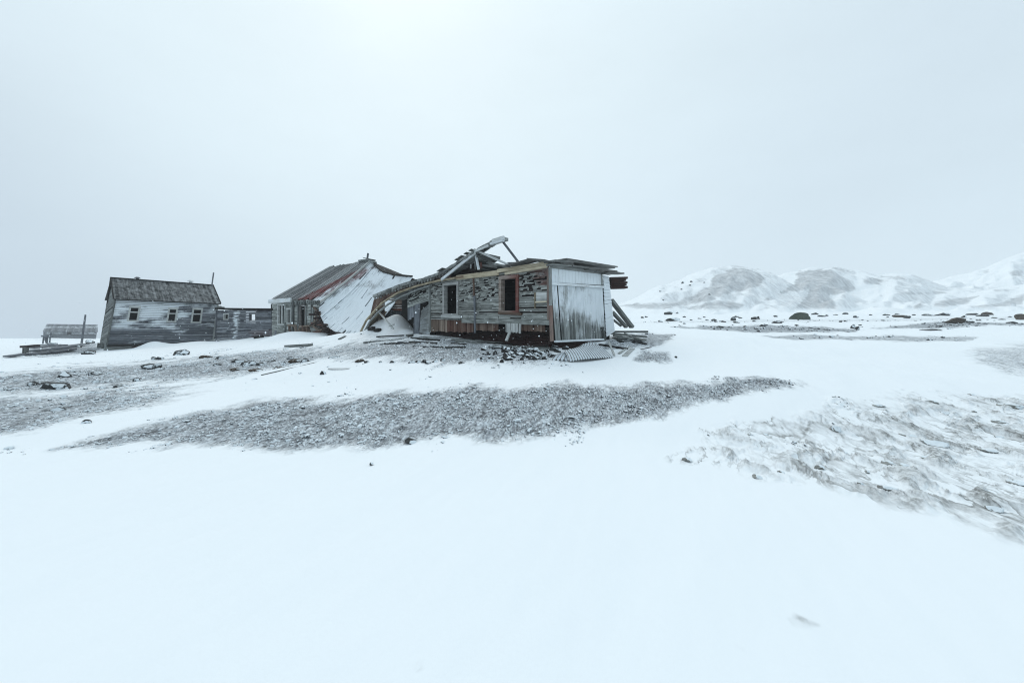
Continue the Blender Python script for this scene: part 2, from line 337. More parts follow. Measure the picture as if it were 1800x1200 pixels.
def sdist(px, py, pts, vs=2.0):
    x = px; y = py*vs; d = np.full(px.shape, 1e9); ins = np.zeros(px.shape, bool); n = len(pts)
    for i in range(n):
        x0, y0 = pts[i][0], pts[i][1]*vs; x1, y1 = pts[(i+1) % n][0], pts[(i+1) % n][1]*vs
        dx, dy = x1-x0, y1-y0; k = np.clip(((x-x0)*dx+(y-y0)*dy)/(dx*dx+dy*dy), 0, 1)
        d = np.minimum(d, (x-x0-k*dx)**2+(y-y0-k*dy)**2)
        if y0 != y1: ins ^= ((y0 > y) != (y1 > y)) & (x < (x1-x0)*(y-y0)/(y1-y0)+x0)
    return np.where(ins, 1, -1)*np.sqrt(d)
def masks(x, y, z):
    x, y, z = map(lambda q: np.asarray(q, float), (x, y, z)); b = np.zeros(x.shape); ice = np.zeros(x.shape)
    u, v = wc(x, y); yy = np.maximum(y, .8); px = 900+F*x/yy; py = HZ-F*(z-EYE)/yy
    wob = .55*fbm(u*1.0, v*.35, 3, 21)+.25*fbm(u*4, v*2.2, 3, 24)
    for kind, st, y0, y1, pts in POLY:
        bx = [p[0] for p in pts]; by = [p[1] for p in pts]
        s = np.nonzero((y > y0) & (y < y1) & (px > min(bx)-40) & (px < max(bx)+40) & (py > min(by)-14) & (py < max(by)+14))[0]
        if not len(s): continue
        wd = np.clip((max(by)-min(by))*.42, 4, 30); d = sdist(px[s], py[s], pts)
        m = sstep(-wd, wd, d+wob[s]*wd*1.1)*st
        if kind == 'g': b[s] = np.maximum(b[s], m)
        else: ice[s] = np.maximum(ice[s], m)
    return b, ice
def full(x, y):
    x = np.asarray(x, float); y = np.asarray(y, float)
    z0 = mid_z(x, y); b, ice = masks(x, y, base_z(x, y)); u, v = wc(x, y)
    z = z0.copy(); fine = sstep(26, 10, y)
    s = np.nonzero(b > .02)[0]
    if len(s):
        us, vs_ = u[s], v[s]; r1 = 1-np.abs(pn(us*3.4, vs_*1.9, 31))*1.6; r2 = 1-np.abs(pn(us*9, vs_*5.5, 33))*1.6
        z[s] += b[s]*fine[s]*(r1*.045+r2*.028+pn(us*22, vs_*15, 35)*.012-.03)
    s = np.nonzero(ice > .02)[0]; iced = np.zeros(x.shape)
    if len(s):
        us, vs_ = u[s], v[s]; wx = us+fbm(us*.8, vs_*.8, 2, 41)*.35
        q = fbm(wx*2.3, vs_*.85, 5, 43, .6); r = np.clip(q*1.5, 0, 1.0)
        z[s] += ice[s]*(r*.085+fbm(us*6, vs_*3, 2, 47)*.010)
        iced[s] = ice[s]*np.maximum(.26+.10*fbm(us*.9, vs_*.4, 2, 53)+sstep(-.15, .7, q+fbm(us*.5, vs_*.3, 2, 51)*.3)*.42, sstep(.80, 1.0, 1-np.abs(pn(wx*1.9, vs_*.8, 57))*1.6)*.75*sstep(-.3, .3, fbm(us*.7, vs_*.5, 2, 58)))
    z += (pn(u*2.6, v*.8, 61)*.010+pn(u*.8+.3*pn(u*.5, v*.4, 66), v*.22, 63)*.040+pn(u*7, v*2.2, 65)*.005)*sstep(.3, 2, y)
    return z, b, iced
def gz(x, y): return float(full(np.array([x]), np.array([y]))[0][0])
_YM = np.exp(np.linspace(math.log(1.2), math.log(200), 1600))
def G(px, py, ymin=1.2):                        # the ground point seen at a photo position
    t = (px-900)/F; z = mid_z(t*_YM, _YM); ray = EYE+(HZ-py)/F*_YM
    k = np.nonzero((z >= ray) & (_YM >= ymin))[0]
    if not len(k): Y = 60.0
    else: Y = float(_YM[k[0]])
    return Vector((t*Y, Y, float(mid_z(np.array([t*Y]), np.array([Y]))[0])))
def mound(px, py, Y, wpx, dy, h): MOUNDS.append(((px-900)/F*Y, Y, wpx/F*Y, dy, h))
mound(268, 612, 27.2, 20, .7, .42); mound(330, 604, 28, 40, .8, .2)
mound(510, 596, 24.3, 48, 1.1, .36); mound(590, 590, 21.8, 36, .8, .16)
mound(699, 578, 22.2, 24, 1.0, 1.05); mound(668, 580, 22.6, 22, .8, .66); mound(712, 585, 20.6, 20, .7, .25); mound(728, 590, 19.0, 14, .6, .10)
mound(110, 612, 27, 46, 1.6, .22); mound(970, 612, 13.6, 40, .5, -.10); mound(915, 600, 15.6, 40, .7, -.12); mound(1010, 600, 15.4, 40, .8, -.16); mound(430, 603, 26.5, 60, 1.4, .10)

def make_ground():
    ys = np.concatenate([np.linspace(-40, .9, 24), np.linspace(1, 5, 110)[0:], np.linspace(5, 16, 560)[1:], np.linspace(16, 30, 260)[1:], np.exp(np.linspace(math.log(30), math.log(120), 150))[1:], np.exp(np.linspace(math.log(120), math.log(450), 40))[1:]])
    ts = np.concatenate([np.linspace(-2.35, -1.34, 50), np.linspace(-1.33, 1.33, 920), np.linspace(1.34, 2.35, 50)])
    gy = np.where(ys > 4, ys, np.sqrt(16+(4-np.minimum(ys, 4))**2)); X = ts[None, :]*gy[:, None]; Y = np.repeat(ys[:, None], len(ts), 1)
    z, b, ice = full(X.ravel(), Y.ravel()); nr, nc = X.shape
    co = np.stack([X.ravel(), Y.ravel(), z], 1).astype(np.float32)
    idx = np.arange(nr*nc).reshape(nr, nc); q = np.stack([idx[:-1, :-1], idx[:-1, 1:], idx[1:, 1:], idx[1:, :-1]], -1).reshape(-1, 4)
    return sheet('snow_ground', co, q, b, ice, M['ground'])
def sheet(name, co, q, b, ice, mat):
    me = bpy.data.meshes.new(name); me.vertices.add(len(co)); me.vertices.foreach_set('co', co.ravel())
    me.loops.add(q.size); me.loops.foreach_set('vertex_index', q.astype(np.int32).ravel())
    me.polygons.add(len(q)); me.polygons.foreach_set('loop_start', np.arange(0, q.size, 4, dtype=np.int32)); me.polygons.foreach_set('loop_total', np.full(len(q), 4, dtype=np.int32))
    me.update(calc_edges=True); me.polygons.foreach_set('use_smooth', np.ones(len(q), bool))
    at = me.color_attributes.new('bare', 'FLOAT_COLOR', 'POINT'); c = np.ones((len(co), 4), np.float32); c[:, 0] = b; c[:, 1] = ice; c[:, 2] = 0
    at.data.foreach_set('color', c.ravel()); me.materials.append(mat)
    o = bpy.data.objects.new(name, me); COL.objects.link(o); tag(o, None, None, kind='structure'); return o
tag(make_ground(), 'snow plain with bare gravel patches sloping up to the ruins', 'ground')

# ------------------------------------------------------------------ hills
HILLS = [  # crest depth, front width, back width, silhouette
 (92, 26, 30, [(1000, 556), (1150, 552), (1400, 550), (1500, 547), (1540, 541), (1570, 541), (1640, 547), (1720, 549), (1800, 546), (2000, 536), (2600, 520)]),
 (150, 62, 60, [(900, 556), (1040, 546), (1080, 537), (1110, 528), (1150, 512), (1200, 494), (1250, 477), (1285, 471), (1320, 475), (1360, 488), (1400, 507), (1450, 530), (1500, 546), (1600, 552)]),
 (190, 90, 60, [(1200, 552), (1300, 522), (1340, 500), (1380, 484), (1420, 475), (1470, 472), (1500, 476), (1550, 487), (1600, 491), (1650, 501), (1700, 512), (1800, 522), (1900, 530), (2600, 540)]),
 (165, 60, 40, [(1500, 552), (1560, 535), (1620, 524), (1660, 517), (1700, 519), (1760, 508), (1820, 501), (1900, 490), (2100, 470), (2600, 470)]),
 (380, 240, 60, [(1400, 545), (1500, 527), (1600, 508), (1650, 498), (1700, 484), (1750, 466), (1800, 449), (1850, 434), (1950, 405), (2200, 370), (2600, 370)])]
def hills_z(x, y):
    t = x/y; px = 900+F*t; z = base_z(x, y)-.5; z0 = z.copy(); w = pn(t*14, np.log(y)*7, 71)*.12+pn(t*31, np.log(y)*16, 73)*.06
    for Yc, wf, wb, sil in HILLS:
        py = np.interp(px, [a for a, b in sil], [b for a, b in sil]); c = EYE+(HZ-py)/F*Yc
        bz = base_z(t*(Yc-wf), np.full(x.shape, float(Yc-wf)))-.5
        Yw = Yc*(1+.04*pn(t*9, t*3, 77+Yc)); k = (y-Yw)/np.where(y < Yw, wf, wb)
        k = np.clip(np.abs(k)*(1+w), 0, 1); prof = 1-k*k*(3-2*k)
        prof = np.where(y < Yw, .55*prof+.45*(1-k), prof)
        z = np.maximum(z, bz+(c-bz)*prof*(k < 1)+np.where(k < 1, 0, -9))
    rel = np.clip((z-z0)/8, 0, 1)
    z = z+rel*(fbm(x*.05, y*.05, 6, 81, .55)*1.2+(1-np.abs(pn(x*.09+fbm(x*.05, y*.05, 2, 85)*.6, y*.035, 83))*2)*.9+(1-np.abs(pn(x*.22, y*.08, 87))*2)*.18)
    return z
HP_ = [  # photo outlines of the bare grey faces on the hills
 [(1257, 483), (1290, 471), (1320, 474), (1352, 486), (1335, 505), (1300, 512), (1270, 517), (1245, 527), (1215, 530), (1180, 537), (1140, 536), (1085, 533), (1085, 540), (1150, 545), (1200, 538), (1240, 520), (1252, 505)][:0] or [(1255, 484), (1290, 470), (1320, 473), (1352, 486), (1335, 505), (1300, 512), (1270, 518), (1240, 530), (1190, 543), (1140, 545), (1085, 540), (1085, 531), (1140, 534), (1180, 530), (1225, 516), (1250, 503)],
 [(1190, 543), (1240, 533), (1290, 530), (1320, 533), (1300, 545), (1260, 550), (1210, 548)],
 [(1405, 478), (1440, 473), (1480, 482), (1500, 495), (1505, 508), (1480, 515), (1460, 520), (1475, 548), (1440, 552), (1400, 552), (1385, 545), (1420, 520), (1425, 506), (1370, 520), (1330, 535), (1345, 525), (1390, 500)],
 [(1325, 545), (1345, 535), (1360, 540), (1340, 552), (1325, 552)], [(1515, 490), (1535, 487), (1560, 493), (1545, 500), (1520, 498)], [(1455, 473), (1475, 471), (1500, 477), (1470, 478)],
 [(1570, 513), (1600, 511), (1660, 513), (1640, 518), (1600, 520)], [(1550, 486), (1580, 484), (1610, 492), (1590, 494)], [(1640, 530), (1670, 526), (1720, 520), (1700, 530), (1660, 543), (1640, 540)],
 [(1595, 545), (1620, 530), (1622, 540), (1605, 548)], [(1700, 540), (1760, 530), (1800, 518), (1800, 535), (1740, 545)], [(1525, 545), (1540, 541), (1570, 544), (1600, 548), (1560, 550)],
 [(1775, 478), (1800, 472), (1800, 490), (1780, 488)], [(1740, 508), (1790, 508), (1770, 512), (1750, 513)], [(1725, 478), (1738, 475), (1735, 482)]]
def make_hills():
    ts = np.concatenate([np.linspace(.16, 1.36, 900), np.linspace(1.365, 2.3, 150)]); ys = np.exp(np.linspace(math.log(62), math.log(445), 520))
    Y, T = np.meshgrid(ys, ts, indexing='ij'); X = T*Y; z = hills_z(X.ravel(), Y.ravel()).reshape(X.shape)
    # snow lies on the faces turned left; the faces turned right are blown bare
    e = .8; zx = (hills_z((X+e).ravel(), Y.ravel())-hills_z((X-e).ravel(), Y.ravel())).reshape(X.shape)/(2*e)
    zy = (hills_z(X.ravel(), (Y+e).ravel())-hills_z(X.ravel(), (Y-e).ravel())).reshape(X.shape)/(2*e)
    b = .32+np.clip(-zx*1.1, -.5, .5)+np.clip((zy-.2)*.5, -.2, .25)+fbm(X*.03, Y*.02, 4, 91)*.35+fbm(X*.012, Y*.01, 2, 95)*.25
    hp = 900+F*X/Y; hq = HZ-F*(z-EYE)/Y; b = np.clip(b, 0, .6)*.72; wob = fbm(X*.10, Y*.05, 5, 97, .6)*6
    for pts in HP_:
        bx = [p[0] for p in pts]; by = [p[1] for p in pts]; s = (hp > min(bx)-10) & (hp < max(bx)+10) & (hq > min(by)-8) & (hq < max(by)+8)
        if s.any(): b[s] = np.maximum(b[s], .70*sstep(-5, 5, sdist(hp[s], hq[s], pts, 1.3)+wob[s]))
    b *= sstep(-.3, 1.5, z-base_z(X.ravel(), Y.ravel()).reshape(X.shape)); b = np.clip(b, 0, .95)
    co = np.stack([X.ravel(), Y.ravel(), z.ravel()], 1).astype(np.float32); nr, nc = X.shape
    idx = np.arange(nr*nc).reshape(nr, nc); q = np.stack([idx[:-1, :-1], idx[:-1, 1:], idx[1:, 1:], idx[1:, :-1]], -1).reshape(-1, 4)
    return sheet('hills', co, q, b.ravel(), 0*b.ravel(), M['hill'])
tag(make_hills(), 'low snow covered hills with bare grey scree faces', 'hills')
# ------------------------------------------------------------------ boarding
def clap(mb, f, n, rows, holes=(), plen=(1.2, 3.2), miss=0.0, t=.022, tone=(.5, .22), frost=0, rust=0, vert=False, brk=None, lap=.012, gap=.06, jag=0.0, wob=0.0):
    g = (lambda a, b: f(b, a)) if vert else f
    for i in range(rows):
        v0, v1 = i/rows, (i+1)/rows; L = max((g(1, v0)-g(0, v0)).length, .05)
        iv = [(-jag*random.random(), 1+jag*random.random()*.3)]
        for h in holes:
            hu0, hu1, hv0, hv1 = (h[2], h[3], h[0], h[1]) if vert else h
            if v1 > hv0+.001 and v0 < hv1-.001:
                nv = []
                for a, b in iv:
                    if hu1 <= a or hu0 >= b: nv.append((a, b))
                    else:
                        if hu0 > a: nv.append((a, hu0))
                        if hu1 < b: nv.append((hu1, b))
                iv = nv
        for a, b in iv:
            u = a
            while u < b-1e-4:
                lo, hi, ms = brk(u, v0) if brk else (plen[0], plen[1], miss)
                e = min(b, u+random.uniform(lo, hi)/L)
                if (b-e)*L < .12: e = b
                if random.random() >= ms:
                    gp = (v1-v0)*gap*(.3+random.random()); jv = lambda: random.gauss(0, wob)*(v1-v0); jl = lap*random.uniform(.5, 1.5)
                    ue = e-.006/L*random.random()
                    mb.board(g(u, v0+jv())+n*jl, g(ue, v0+jv())+n*jl, g(u, v1-gp+jv()), g(ue, v1-gp+jv()), t, n,
                             tone=min(1, max(0, random.gauss(tone[0], tone[1]))), frost=frost, rust=rust, seg=max(1, int((ue-u)*L/.45)) if callable(frost) or callable(rust) else 1)
                u = e
def opening(f, n, r, w, d, out=.03, mat=None, name='window', parent=None, tone=.6, frost=0, rust=0, bars=()):
    u0, u1, v0, v1 = r; mb = MB(); W = (f(1, .5)-f(0, .5)).length; H = (f(.5, 1)-f(.5, 0)).length; du, dv = w/W, w/H; o = n*out
    def b(a0, a1, c0, c1, tn): mb.board(f(a0, c0)+o, f(a1, c0)+o, f(a0, c1)+o, f(a1, c1)+o, d, n, tone=tn, frost=frost, rust=rust)
    b(u0-du, u1+du, v1, v1+dv, tone+.1); b(u0-du, u0, v0, v1-.002, tone); b(u1, u1+du, v0, v1-.002, tone-.06); b(u0-du, u1+du, v0-dv, v0, tone)
    ob = mb.build(name, mat, parent)
    for q, nm in bars:
        s = MB(); a0, a1, c0, c1 = q; oo = n*(out-.04)
        s.board(f(u0+(u1-u0)*a0, v0+(v1-v0)*c0)+oo, f(u0+(u1-u0)*a1, v0+(v1-v0)*c0)+oo, f(u0+(u1-u0)*a0, v0+(v1-v0)*c1)+oo, f(u0+(u1-u0)*a1, v0+(v1-v0)*c1)+oo, .04, n, tone=tone+.2, frost=frost)
        s.build(nm, mat, ob)
    return ob
def zramp(z0, z1, a, b): return lambda p: a+(b-a)*max(0, min(1, (p.z-z0)/(z1-z0)))

# ================================================================== the ruined house in the middle
FP = Plane((1.32, 14.0), (-.745, .667)); EP = Plane((1.32, 14.0), (.667, .745)); A = FP.at; B = EP.at
NF, NE = FP.n, EP.n; eF, eE = FP.e, EP.e; C0 = Vector((1.32, 14, 0))
def H(s, d, z): return C0+eF*s+eE*d+Vector((0, 0, z))
house = thing('ruined_house', (1.32, 14, 1.35), 'half collapsed weathered timber house with two black window openings and a broken roof', 'house')
fw = bil((A(756, 561), A(963, 567), A(963, 471), A(756, 495)))
w1 = rect(fw, 782, 803.5, 501, 551); w2 = rect(fw, 882.5, 908, 490, 546)
def grow(r, a, b): return (r[0]-a, r[1]+a, r[2]-b, r[3]+b)
holes = [grow(w1, .012, .03), grow(w2, .012, .03)]
mb = MB()
def brk(u, v):
    k = fbm(u*5.3, v*2.2, 2, 3); top = v > .40+k*.22
    if not top: return (.9, 2.6, .03)
    return (.04, .27, .17+.22*k) if v < .93 else (.2, .8, .2)
clap(mb, fw, NF, 34, holes, brk=brk, t=.02, tone=(.60, .19), frost=.14, rust=lambda p: .9 if (p-A(957, 480)).length < .45 else .05, lap=.016, gap=.14, wob=.05)
mb.build('clapboard_wall', M['peel'], house)
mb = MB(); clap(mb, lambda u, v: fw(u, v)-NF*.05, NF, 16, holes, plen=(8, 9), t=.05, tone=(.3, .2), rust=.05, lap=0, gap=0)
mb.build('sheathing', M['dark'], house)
opening(fw, NF, w1, .12, .20, .05, M['pale'], 'window', house, .42, .2, .10)
s = MB(); s.bar(A(777, 556, .08), A(811, 557, .08), .14, .13, tone=.55, frost=.3); s.build('sill', M['pale'], bpy.data.objects['window'])
wb = opening(fw, NF, w2, .13, .22, .06, M['redpale'], 'window', house, .5, .15, lambda p: .95 if proj(p)[0] > 905 else .12)
s = MB(); s.bar(A(877, 550, .09), A(917, 552, .09), .12, .09, tone=.3, rust=.3); s.build('sill', M['brown'], wb)
wb['label'] = 'red painted window frame'
# shell: floor, back, partition, ceiling
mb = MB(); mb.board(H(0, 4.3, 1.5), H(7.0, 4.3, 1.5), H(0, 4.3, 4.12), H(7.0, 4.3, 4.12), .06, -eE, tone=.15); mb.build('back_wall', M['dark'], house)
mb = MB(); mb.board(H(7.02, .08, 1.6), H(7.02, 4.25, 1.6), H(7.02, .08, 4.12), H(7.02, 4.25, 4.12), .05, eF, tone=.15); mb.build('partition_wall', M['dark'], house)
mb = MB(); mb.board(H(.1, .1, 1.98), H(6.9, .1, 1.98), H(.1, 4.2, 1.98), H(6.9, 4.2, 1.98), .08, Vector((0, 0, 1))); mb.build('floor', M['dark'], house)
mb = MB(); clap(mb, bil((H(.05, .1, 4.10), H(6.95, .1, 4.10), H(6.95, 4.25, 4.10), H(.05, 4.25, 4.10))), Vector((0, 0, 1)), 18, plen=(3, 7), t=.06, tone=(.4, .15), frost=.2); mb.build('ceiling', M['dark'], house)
# foundations under both walls
mb = MB(); clap(mb, bil((H(.35, .45, 1.0), H(7.0, .45, 1.0), H(7.0, .45, 2.2), H(.35, .45, 2.0))), NF, 8, plen=(.3, 1.2), t=.1, tone=(.3, .25), rust=.3, lap=.05, miss=.1)
clap(mb, bil((H(.25, .35, 1.0), H(.25, 4.3, 1.0), H(.25, 4.3, 2.2), H(.25, .35, 2.0))), NE, 8, plen=(.3, 1.2), t=.1, tone=(.3, .25), rust=.25, lap=.05)
mb.build('foundation', M['dark'], house)
# rusty skirting under the boards
def skirt(x0, x1, y0a, y0b, y1a, y1b, mat, off, nm, rust, frost=0, rows=10, tone=(.5, .22)):
    m = MB(); clap(m, bil((A(x0, y1a, off), A(x1, y1b, off), A(x1, y0b, off), A(x0, y0a, off))), NF, rows, plen=(2, 3), t=.02, vert=True, tone=tone, rust=rust, frost=frost, lap=.012, gap=.10, jag=.12)
    return m.build(nm, M[mat], house)
skirt(755, 786, 561, 562, 581, 582, 'brown', -.03, 'skirting', .15, 0, 12, (.62, .2)); skirt(786, 832, 562, 564, 582, 583, 'brown', -.05, 'skirting', .6, .1, 18)
skirt(837, 876, 565, 566, 580, 581, 'brown', -.06, 'skirting', .35, .25, 14); skirt(916, 958, 567, 569, 580, 582, 'brown', -.06, 'skirting', .4, .25, 16)
o = skirt(889, 913, 567.5, 568.5, 583, 583.5, 'pale', .06, 'patch_panel', 0, .25, 12); o['label'] = 'pale ribbed patch panel'
mb = MB(); mb.bar(A(914.5, 569, .1), A(914, 586, .1), .06, .05, tone=.8, frost=.3); mb.build('downpipe', M['pale'], house)
# long low boards, battens, posts, pipe
mb = MB()
for (x0, y0, x1, y1, h, tn) in ((812, 563, 966, 566.5, .20, .55), (812, 557, 876, 559, .16, .6), (917, 557, 966, 558, .2, .6)): mb.bar(A(x0, y0, .03), A(x1, y1, .03), .04, h, tone=tn, frost=.15)
mb.build('base_board', M['peel'], house)
mb = MB(); mb.bar(A(755.5, 497, .04), A(755.5, 583, .04), .07, .09, NF, tone=.6, frost=.2); mb.build('batten', M['grey'], house)
mb = MB(); mb.bar(A(832.5, 488, .03), A(833.5, 520, .03), .06, .08, NF, tone=.35, rust=.3); mb.build('batten', M['brown'], house)
mb = MB(); mb.tube([A(834, 520, .07), A(834.5, 548, .08), A(835, 585, .08)], .045, tone=.5, frost=.2); mb.build('downpipe', M['slate'], house)
mb = MB(); mb.bar(A(963.5, 462, .04), A(964.5, 562, .04), .07, .08, NF, tone=.4, rust=lambda p: .3+.6*float(pn(p.z*4, .3, 3)), frost=.12); mb.build('corner_board', M['redpale'], house)
mb = MB(); mb.bar(A(967, 470, .06), A(968.5, 562, .06), .07, .10, NF, tone=.6, frost=.3); mb.build('corner_board', M['grey'], house)
mb = MB(); mb.bar(A(968, 537, .10), A(970, 600, .10), .09, .10, NF, tone=.45, rust=lambda p: .5+.5*float(pn(p.z*3, .7, 3)), frost=.15); mb.build('corner_post', M['redpale'], house)
mb = MB(); mb.bar(A(875, 476.5, .09), A(963, 462.5, .09), .10, .13, tone=.6); mb.bar(A(888, 481, .06), A(963, 468, .06), .07, .10, tone=.75); mb.build('fascia', M['tan'], house)
mb = MB(); mb.bar(A(803, 488, .05), A(876, 479.5, .05), .09, .19, tone=.55, frost=.1); mb.bar(A(790, 490, .08), A(815, 486, .08), .06, .10, tone=.3, rust=.4); mb.build('fascia', M['tan'], house)
mb = MB(); clap(mb, bil((A(941, 530, .06), A(961, 530, .06), A(961, 513, .06), A(941, 514, .06))), NF, 3, plen=(2, 3), t=.03, tone=(.6, .1), frost=.2); mb.build('panel', M['pale'], house)
mb = MB(); mb.bar(A(940.5, 531, .08), A(961, 530, .08), .05, .05, tone=.85); mb.bar(A(940.5, 514, .08), A(940.5, 542, .08), .04, .05, NF, tone=.2); mb.build('ledge', M['tan'], house)
# end wall
ew = bil((B(977, 599), B(1064, 593), B(1059, 503), B(969.5, 499)))
mb = MB()
clap(mb, ew, NE, 46, brk=lambda u, v: (1.2, 2.4, .02), t=.025, vert=True, tone=(.55, .22), lap=.008, gap=.06, jag=.04, wob=.03,
     frost=lambda p: .33+.36*max(0, min(1, (p.z-1.9)/1.1))+.10*float(fbm(p.x*5, p.z*.6, 2, 6))+.25*max(0, min(1, (p.x-2.6)/1.3))*max(0, min(1, (p.z-1.7)/.9)))
ob = mb.build('end_wall', M['grey'], house); ob['label'] = 'frosted vertical board end wall'
mb = MB(); mb.board(*[q-NE*.05 for q in (ew(0, 0), ew(1, 0), ew(0, 1), ew(1, 1))], .04, NE, tone=.3); mb.build('sheathing', M['dark'], house)
mb = MB(); clap(mb, bil((B(969.5, 496, .03), B(1058, 501, .03), B(1057, 480, .03), B(969, 470, .03))), NE, 16, vert=True, plen=(2, 3), t=.03, tone=(.7, .1), frost=.72, gap=.03, lap=.004); mb.build('gable_panel', M['pale'], house)
mb = MB(); mb.bar(B(968, 498.5, .06), B(1061, 504.5, .06), .09, .09, tone=.7, frost=.6); mb.bar(B(1057.5, 481, .06), B(1058.5, 501, .06), .05, .05, NE, tone=.4, frost=.2); mb.build('ledger', M['pale'], house)
mb = MB(); clap(mb, bil((B(1066, 592, .02), B(1080.5, 582, .02), B(1070, 486, .02), B(1060, 483, .02))), NE, 17, plen=(2, 3), t=.03, tone=(.55, .15), frost=.78, gap=.09, lap=.02); ob = mb.build('end_wall', M['pale'], house)
ob['label'] = 'snow plastered corner boarding'
mb = MB(); mb.bar(B(1058, 575, .06), B(1063, 598, .08), .10, .12, NE, tone=.2); mb.bar(B(976, 600, .05), B(1064, 596, .05), .10, .07, tone=.4, frost=.7); mb.build('sill_beam', M['grey'], house)
# flat remains of the roof above the corner
mb = MB()
for (p, q, w, h, tn) in ((A(893, 468.5, .2), A(937, 457.5, .2), .5, .05, .25), (A(935, 457, .2), A(966, 459.5, .2), .6, .06, .3), (B(966, 459.5, .15), B(999, 461.5, .15), .5, .07, .35),
        (B(966, 465, .12), B(1000, 467.5, .12), .3, .06, .6), (B(975, 463.5, .05), B(998, 465, .05), .5, .09, .25), (B(999, 468, .1), B(1078, 477.5, .1), .4, .05, .4), (B(1030, 473, .2), B(1085, 480, .2), .3, .05, .2), (B(1044, 476, .1), B(1074, 481, .1), .3, .09, .35), (B(1062, 480.5, .25), B(1092, 481, .25), .3, .06, .3),
        (B(968, 468, .08), B(1060, 480, .08), .06, .10, .6), (B(975, 461, -.6), B(1060, 473, -.8), 1.2, .06, .4), (B(968, 459, -1.5), B(1060, 472, -1.6), 1.6, .05, .4)): mb.bar(p, q, w, h, tone=tn, frost=.22, rust=.1)
mb.build('roof', M['grey'], house)
# stub of stacked beams at the far corner
mb = MB()
for k in range(5):
    y = 489+k*4.1; mb.bar(P(1071, y+.6, 18.3), P(1098+(2.5, -.5, 2, .5, 2.5)[k], y-.1, 18.5), .32, .095 if k % 2 == 0 else .075, tone=.3+.25*random.random(), rust=.35)
mb.build('beam_stub', M['dark'], house)
# the left roof slope, bent and slid to the left
p1 = [(655, 518), (678, 509), (700, 500.5), (720, 494.5), (740, 489), (758, 483.5), (775, 477), (795, 464.5), (815, 451.5), (832, 440.5), (850, 430), (866, 421.5), (885, 416)]
def top(x, y, th, off): return A(x, y, off), A(x, y+th, off)
mb = MB()
for k in range(len(p1)-1):
    (x0, y0), (x1, y1) = p1[k], p1[k+1]; th = 4.2 if k < 9 else 5.5
    d = 4.6 if k < 8 else (1.6, .35, .3, .3)[k-8]
    for j in range(3):
        a, b = k/1+j/3, 0
        xa, ya, xb, yb = lerp(x0, x1, j/3), lerp(y0, y1, j/3), lerp(x0, x1, (j+1)/3), lerp(y0, y1, (j+1)/3); of = .32+random.uniform(-.05, .07); dy = random.uniform(-.7, .5)
        a1, a0 = top(xa, ya+dy, th, of); b1, b0 = top(xb, yb+dy, th, of)
        mb.board(a0, b0, a1, b1, d*random.uniform(.9, 1.03), NF, tone=random.uniform(.3, .8), frost=.28, rust=.05)
for k in range(8):                                # slipped sheets lying on the slope
    x = random.uniform(770, 836); y = np.interp(x, [a for a, b in p1], [b for a, b in p1])-1.2
    mb.bar(A(x-2.5, y+1.6, .1), A(x+2.5, y-1.6, .1), .3, .03, tone=random.uniform(.2, .6), frost=.3)
ob = mb.build('roof', M['grey'], house); ob['label'] = 'bent roof slope hanging down to the left'
mb = MB(); mb.bar(A(776, 491.5, .3), A(835.5, 444, .3), .06, .115, tone=.8, frost=.55); mb.bar(A(866, 424, .36), A(886, 418, .36), .1, .14, tone=.75, frost=.5); mb.bar(A(863, 429, .34), A(885, 422.5, .34), .12, .08, tone=.85, frost=.6); mb.bar(A(835, 441.5, .35), A(858, 431.5, .35), .05, .09, tone=.8, frost=.5)
mb.build('barge_board', M['pale'], house)
mb = MB(); mb.board(A(838, 452, .2), A(860, 435, .2), A(838, 441, -.5), A(866, 427, -.5), .05, NF, tone=.5, frost=.3); mb.build('torn_sheet', M['grey'], house)
for p, q, w, m_, tn, fr in ((A(882.5, 423, .2), A(911.5, 461, .2), .065, 'slate', .25, .1), (A(834, 438.5, .22), A(899, 467.5, .22), .075, 'pale', .55, .45), (A(835.5, 443, .15), A(841.5, 474, .15), .07, 'pale', .7, .55), (A(840, 452.5, -.9), A(870, 466.5, -.9), .12, 'pale', .6, .5), (A(893, 462.5, .1), A(914, 462, .1), .06, 'slate', .3, .1)):
    mb = MB(); mb.bar(p, q, w, w*1.15, NF, tone=tn, frost=fr); mb.build('rafter', M[m_], house)
mb = MB(); clap(mb, bil((A(770, 495, -.4), A(846, 480, -.4), A(842, 450, -.4), A(836, 445, -.4))), NF, 9, vert=False, plen=(.6, 2), tone=(.2, .2), rust=.15); mb.build('attic_shade_panel', M['dark'], house)  # dark panel put close behind the opening to paint its shaded interior
mb = MB(); mb.bar(A(820, 459, -.3), A(820, 470, -.3), .05, .06, NF, tone=.9, frost=.5); mb.bar(A(828, 456, -.3), A(827.5, 472, -.3), .05, .05, NF, tone=.9, frost=.5); mb.bar(A(834, 452, -.3), A(836, 474, -.3), .05, .05, NF, tone=.3); mb.build('attic_stud', M['pale'], house)
mb = MB(); mb.bar(A(846, 466, -.4), A(873, 469, -.4), .08, .10, tone=.5, rust=.1, frost=.2); mb.bar(A(845, 461, -.3), A(846, 472, -.3), .07, .07, NF, tone=.3, rust=.8); mb.build('attic_beam', M['grey'], house)
mb = MB(); mb.board(A(848, 461, -2.2), A(868, 466, -2.2), A(849, 448, -2.2), A(863, 455, -2.2), .04, NF, tone=.75, frost=.6); mb.build('torn_sheet', M['tin'], house)
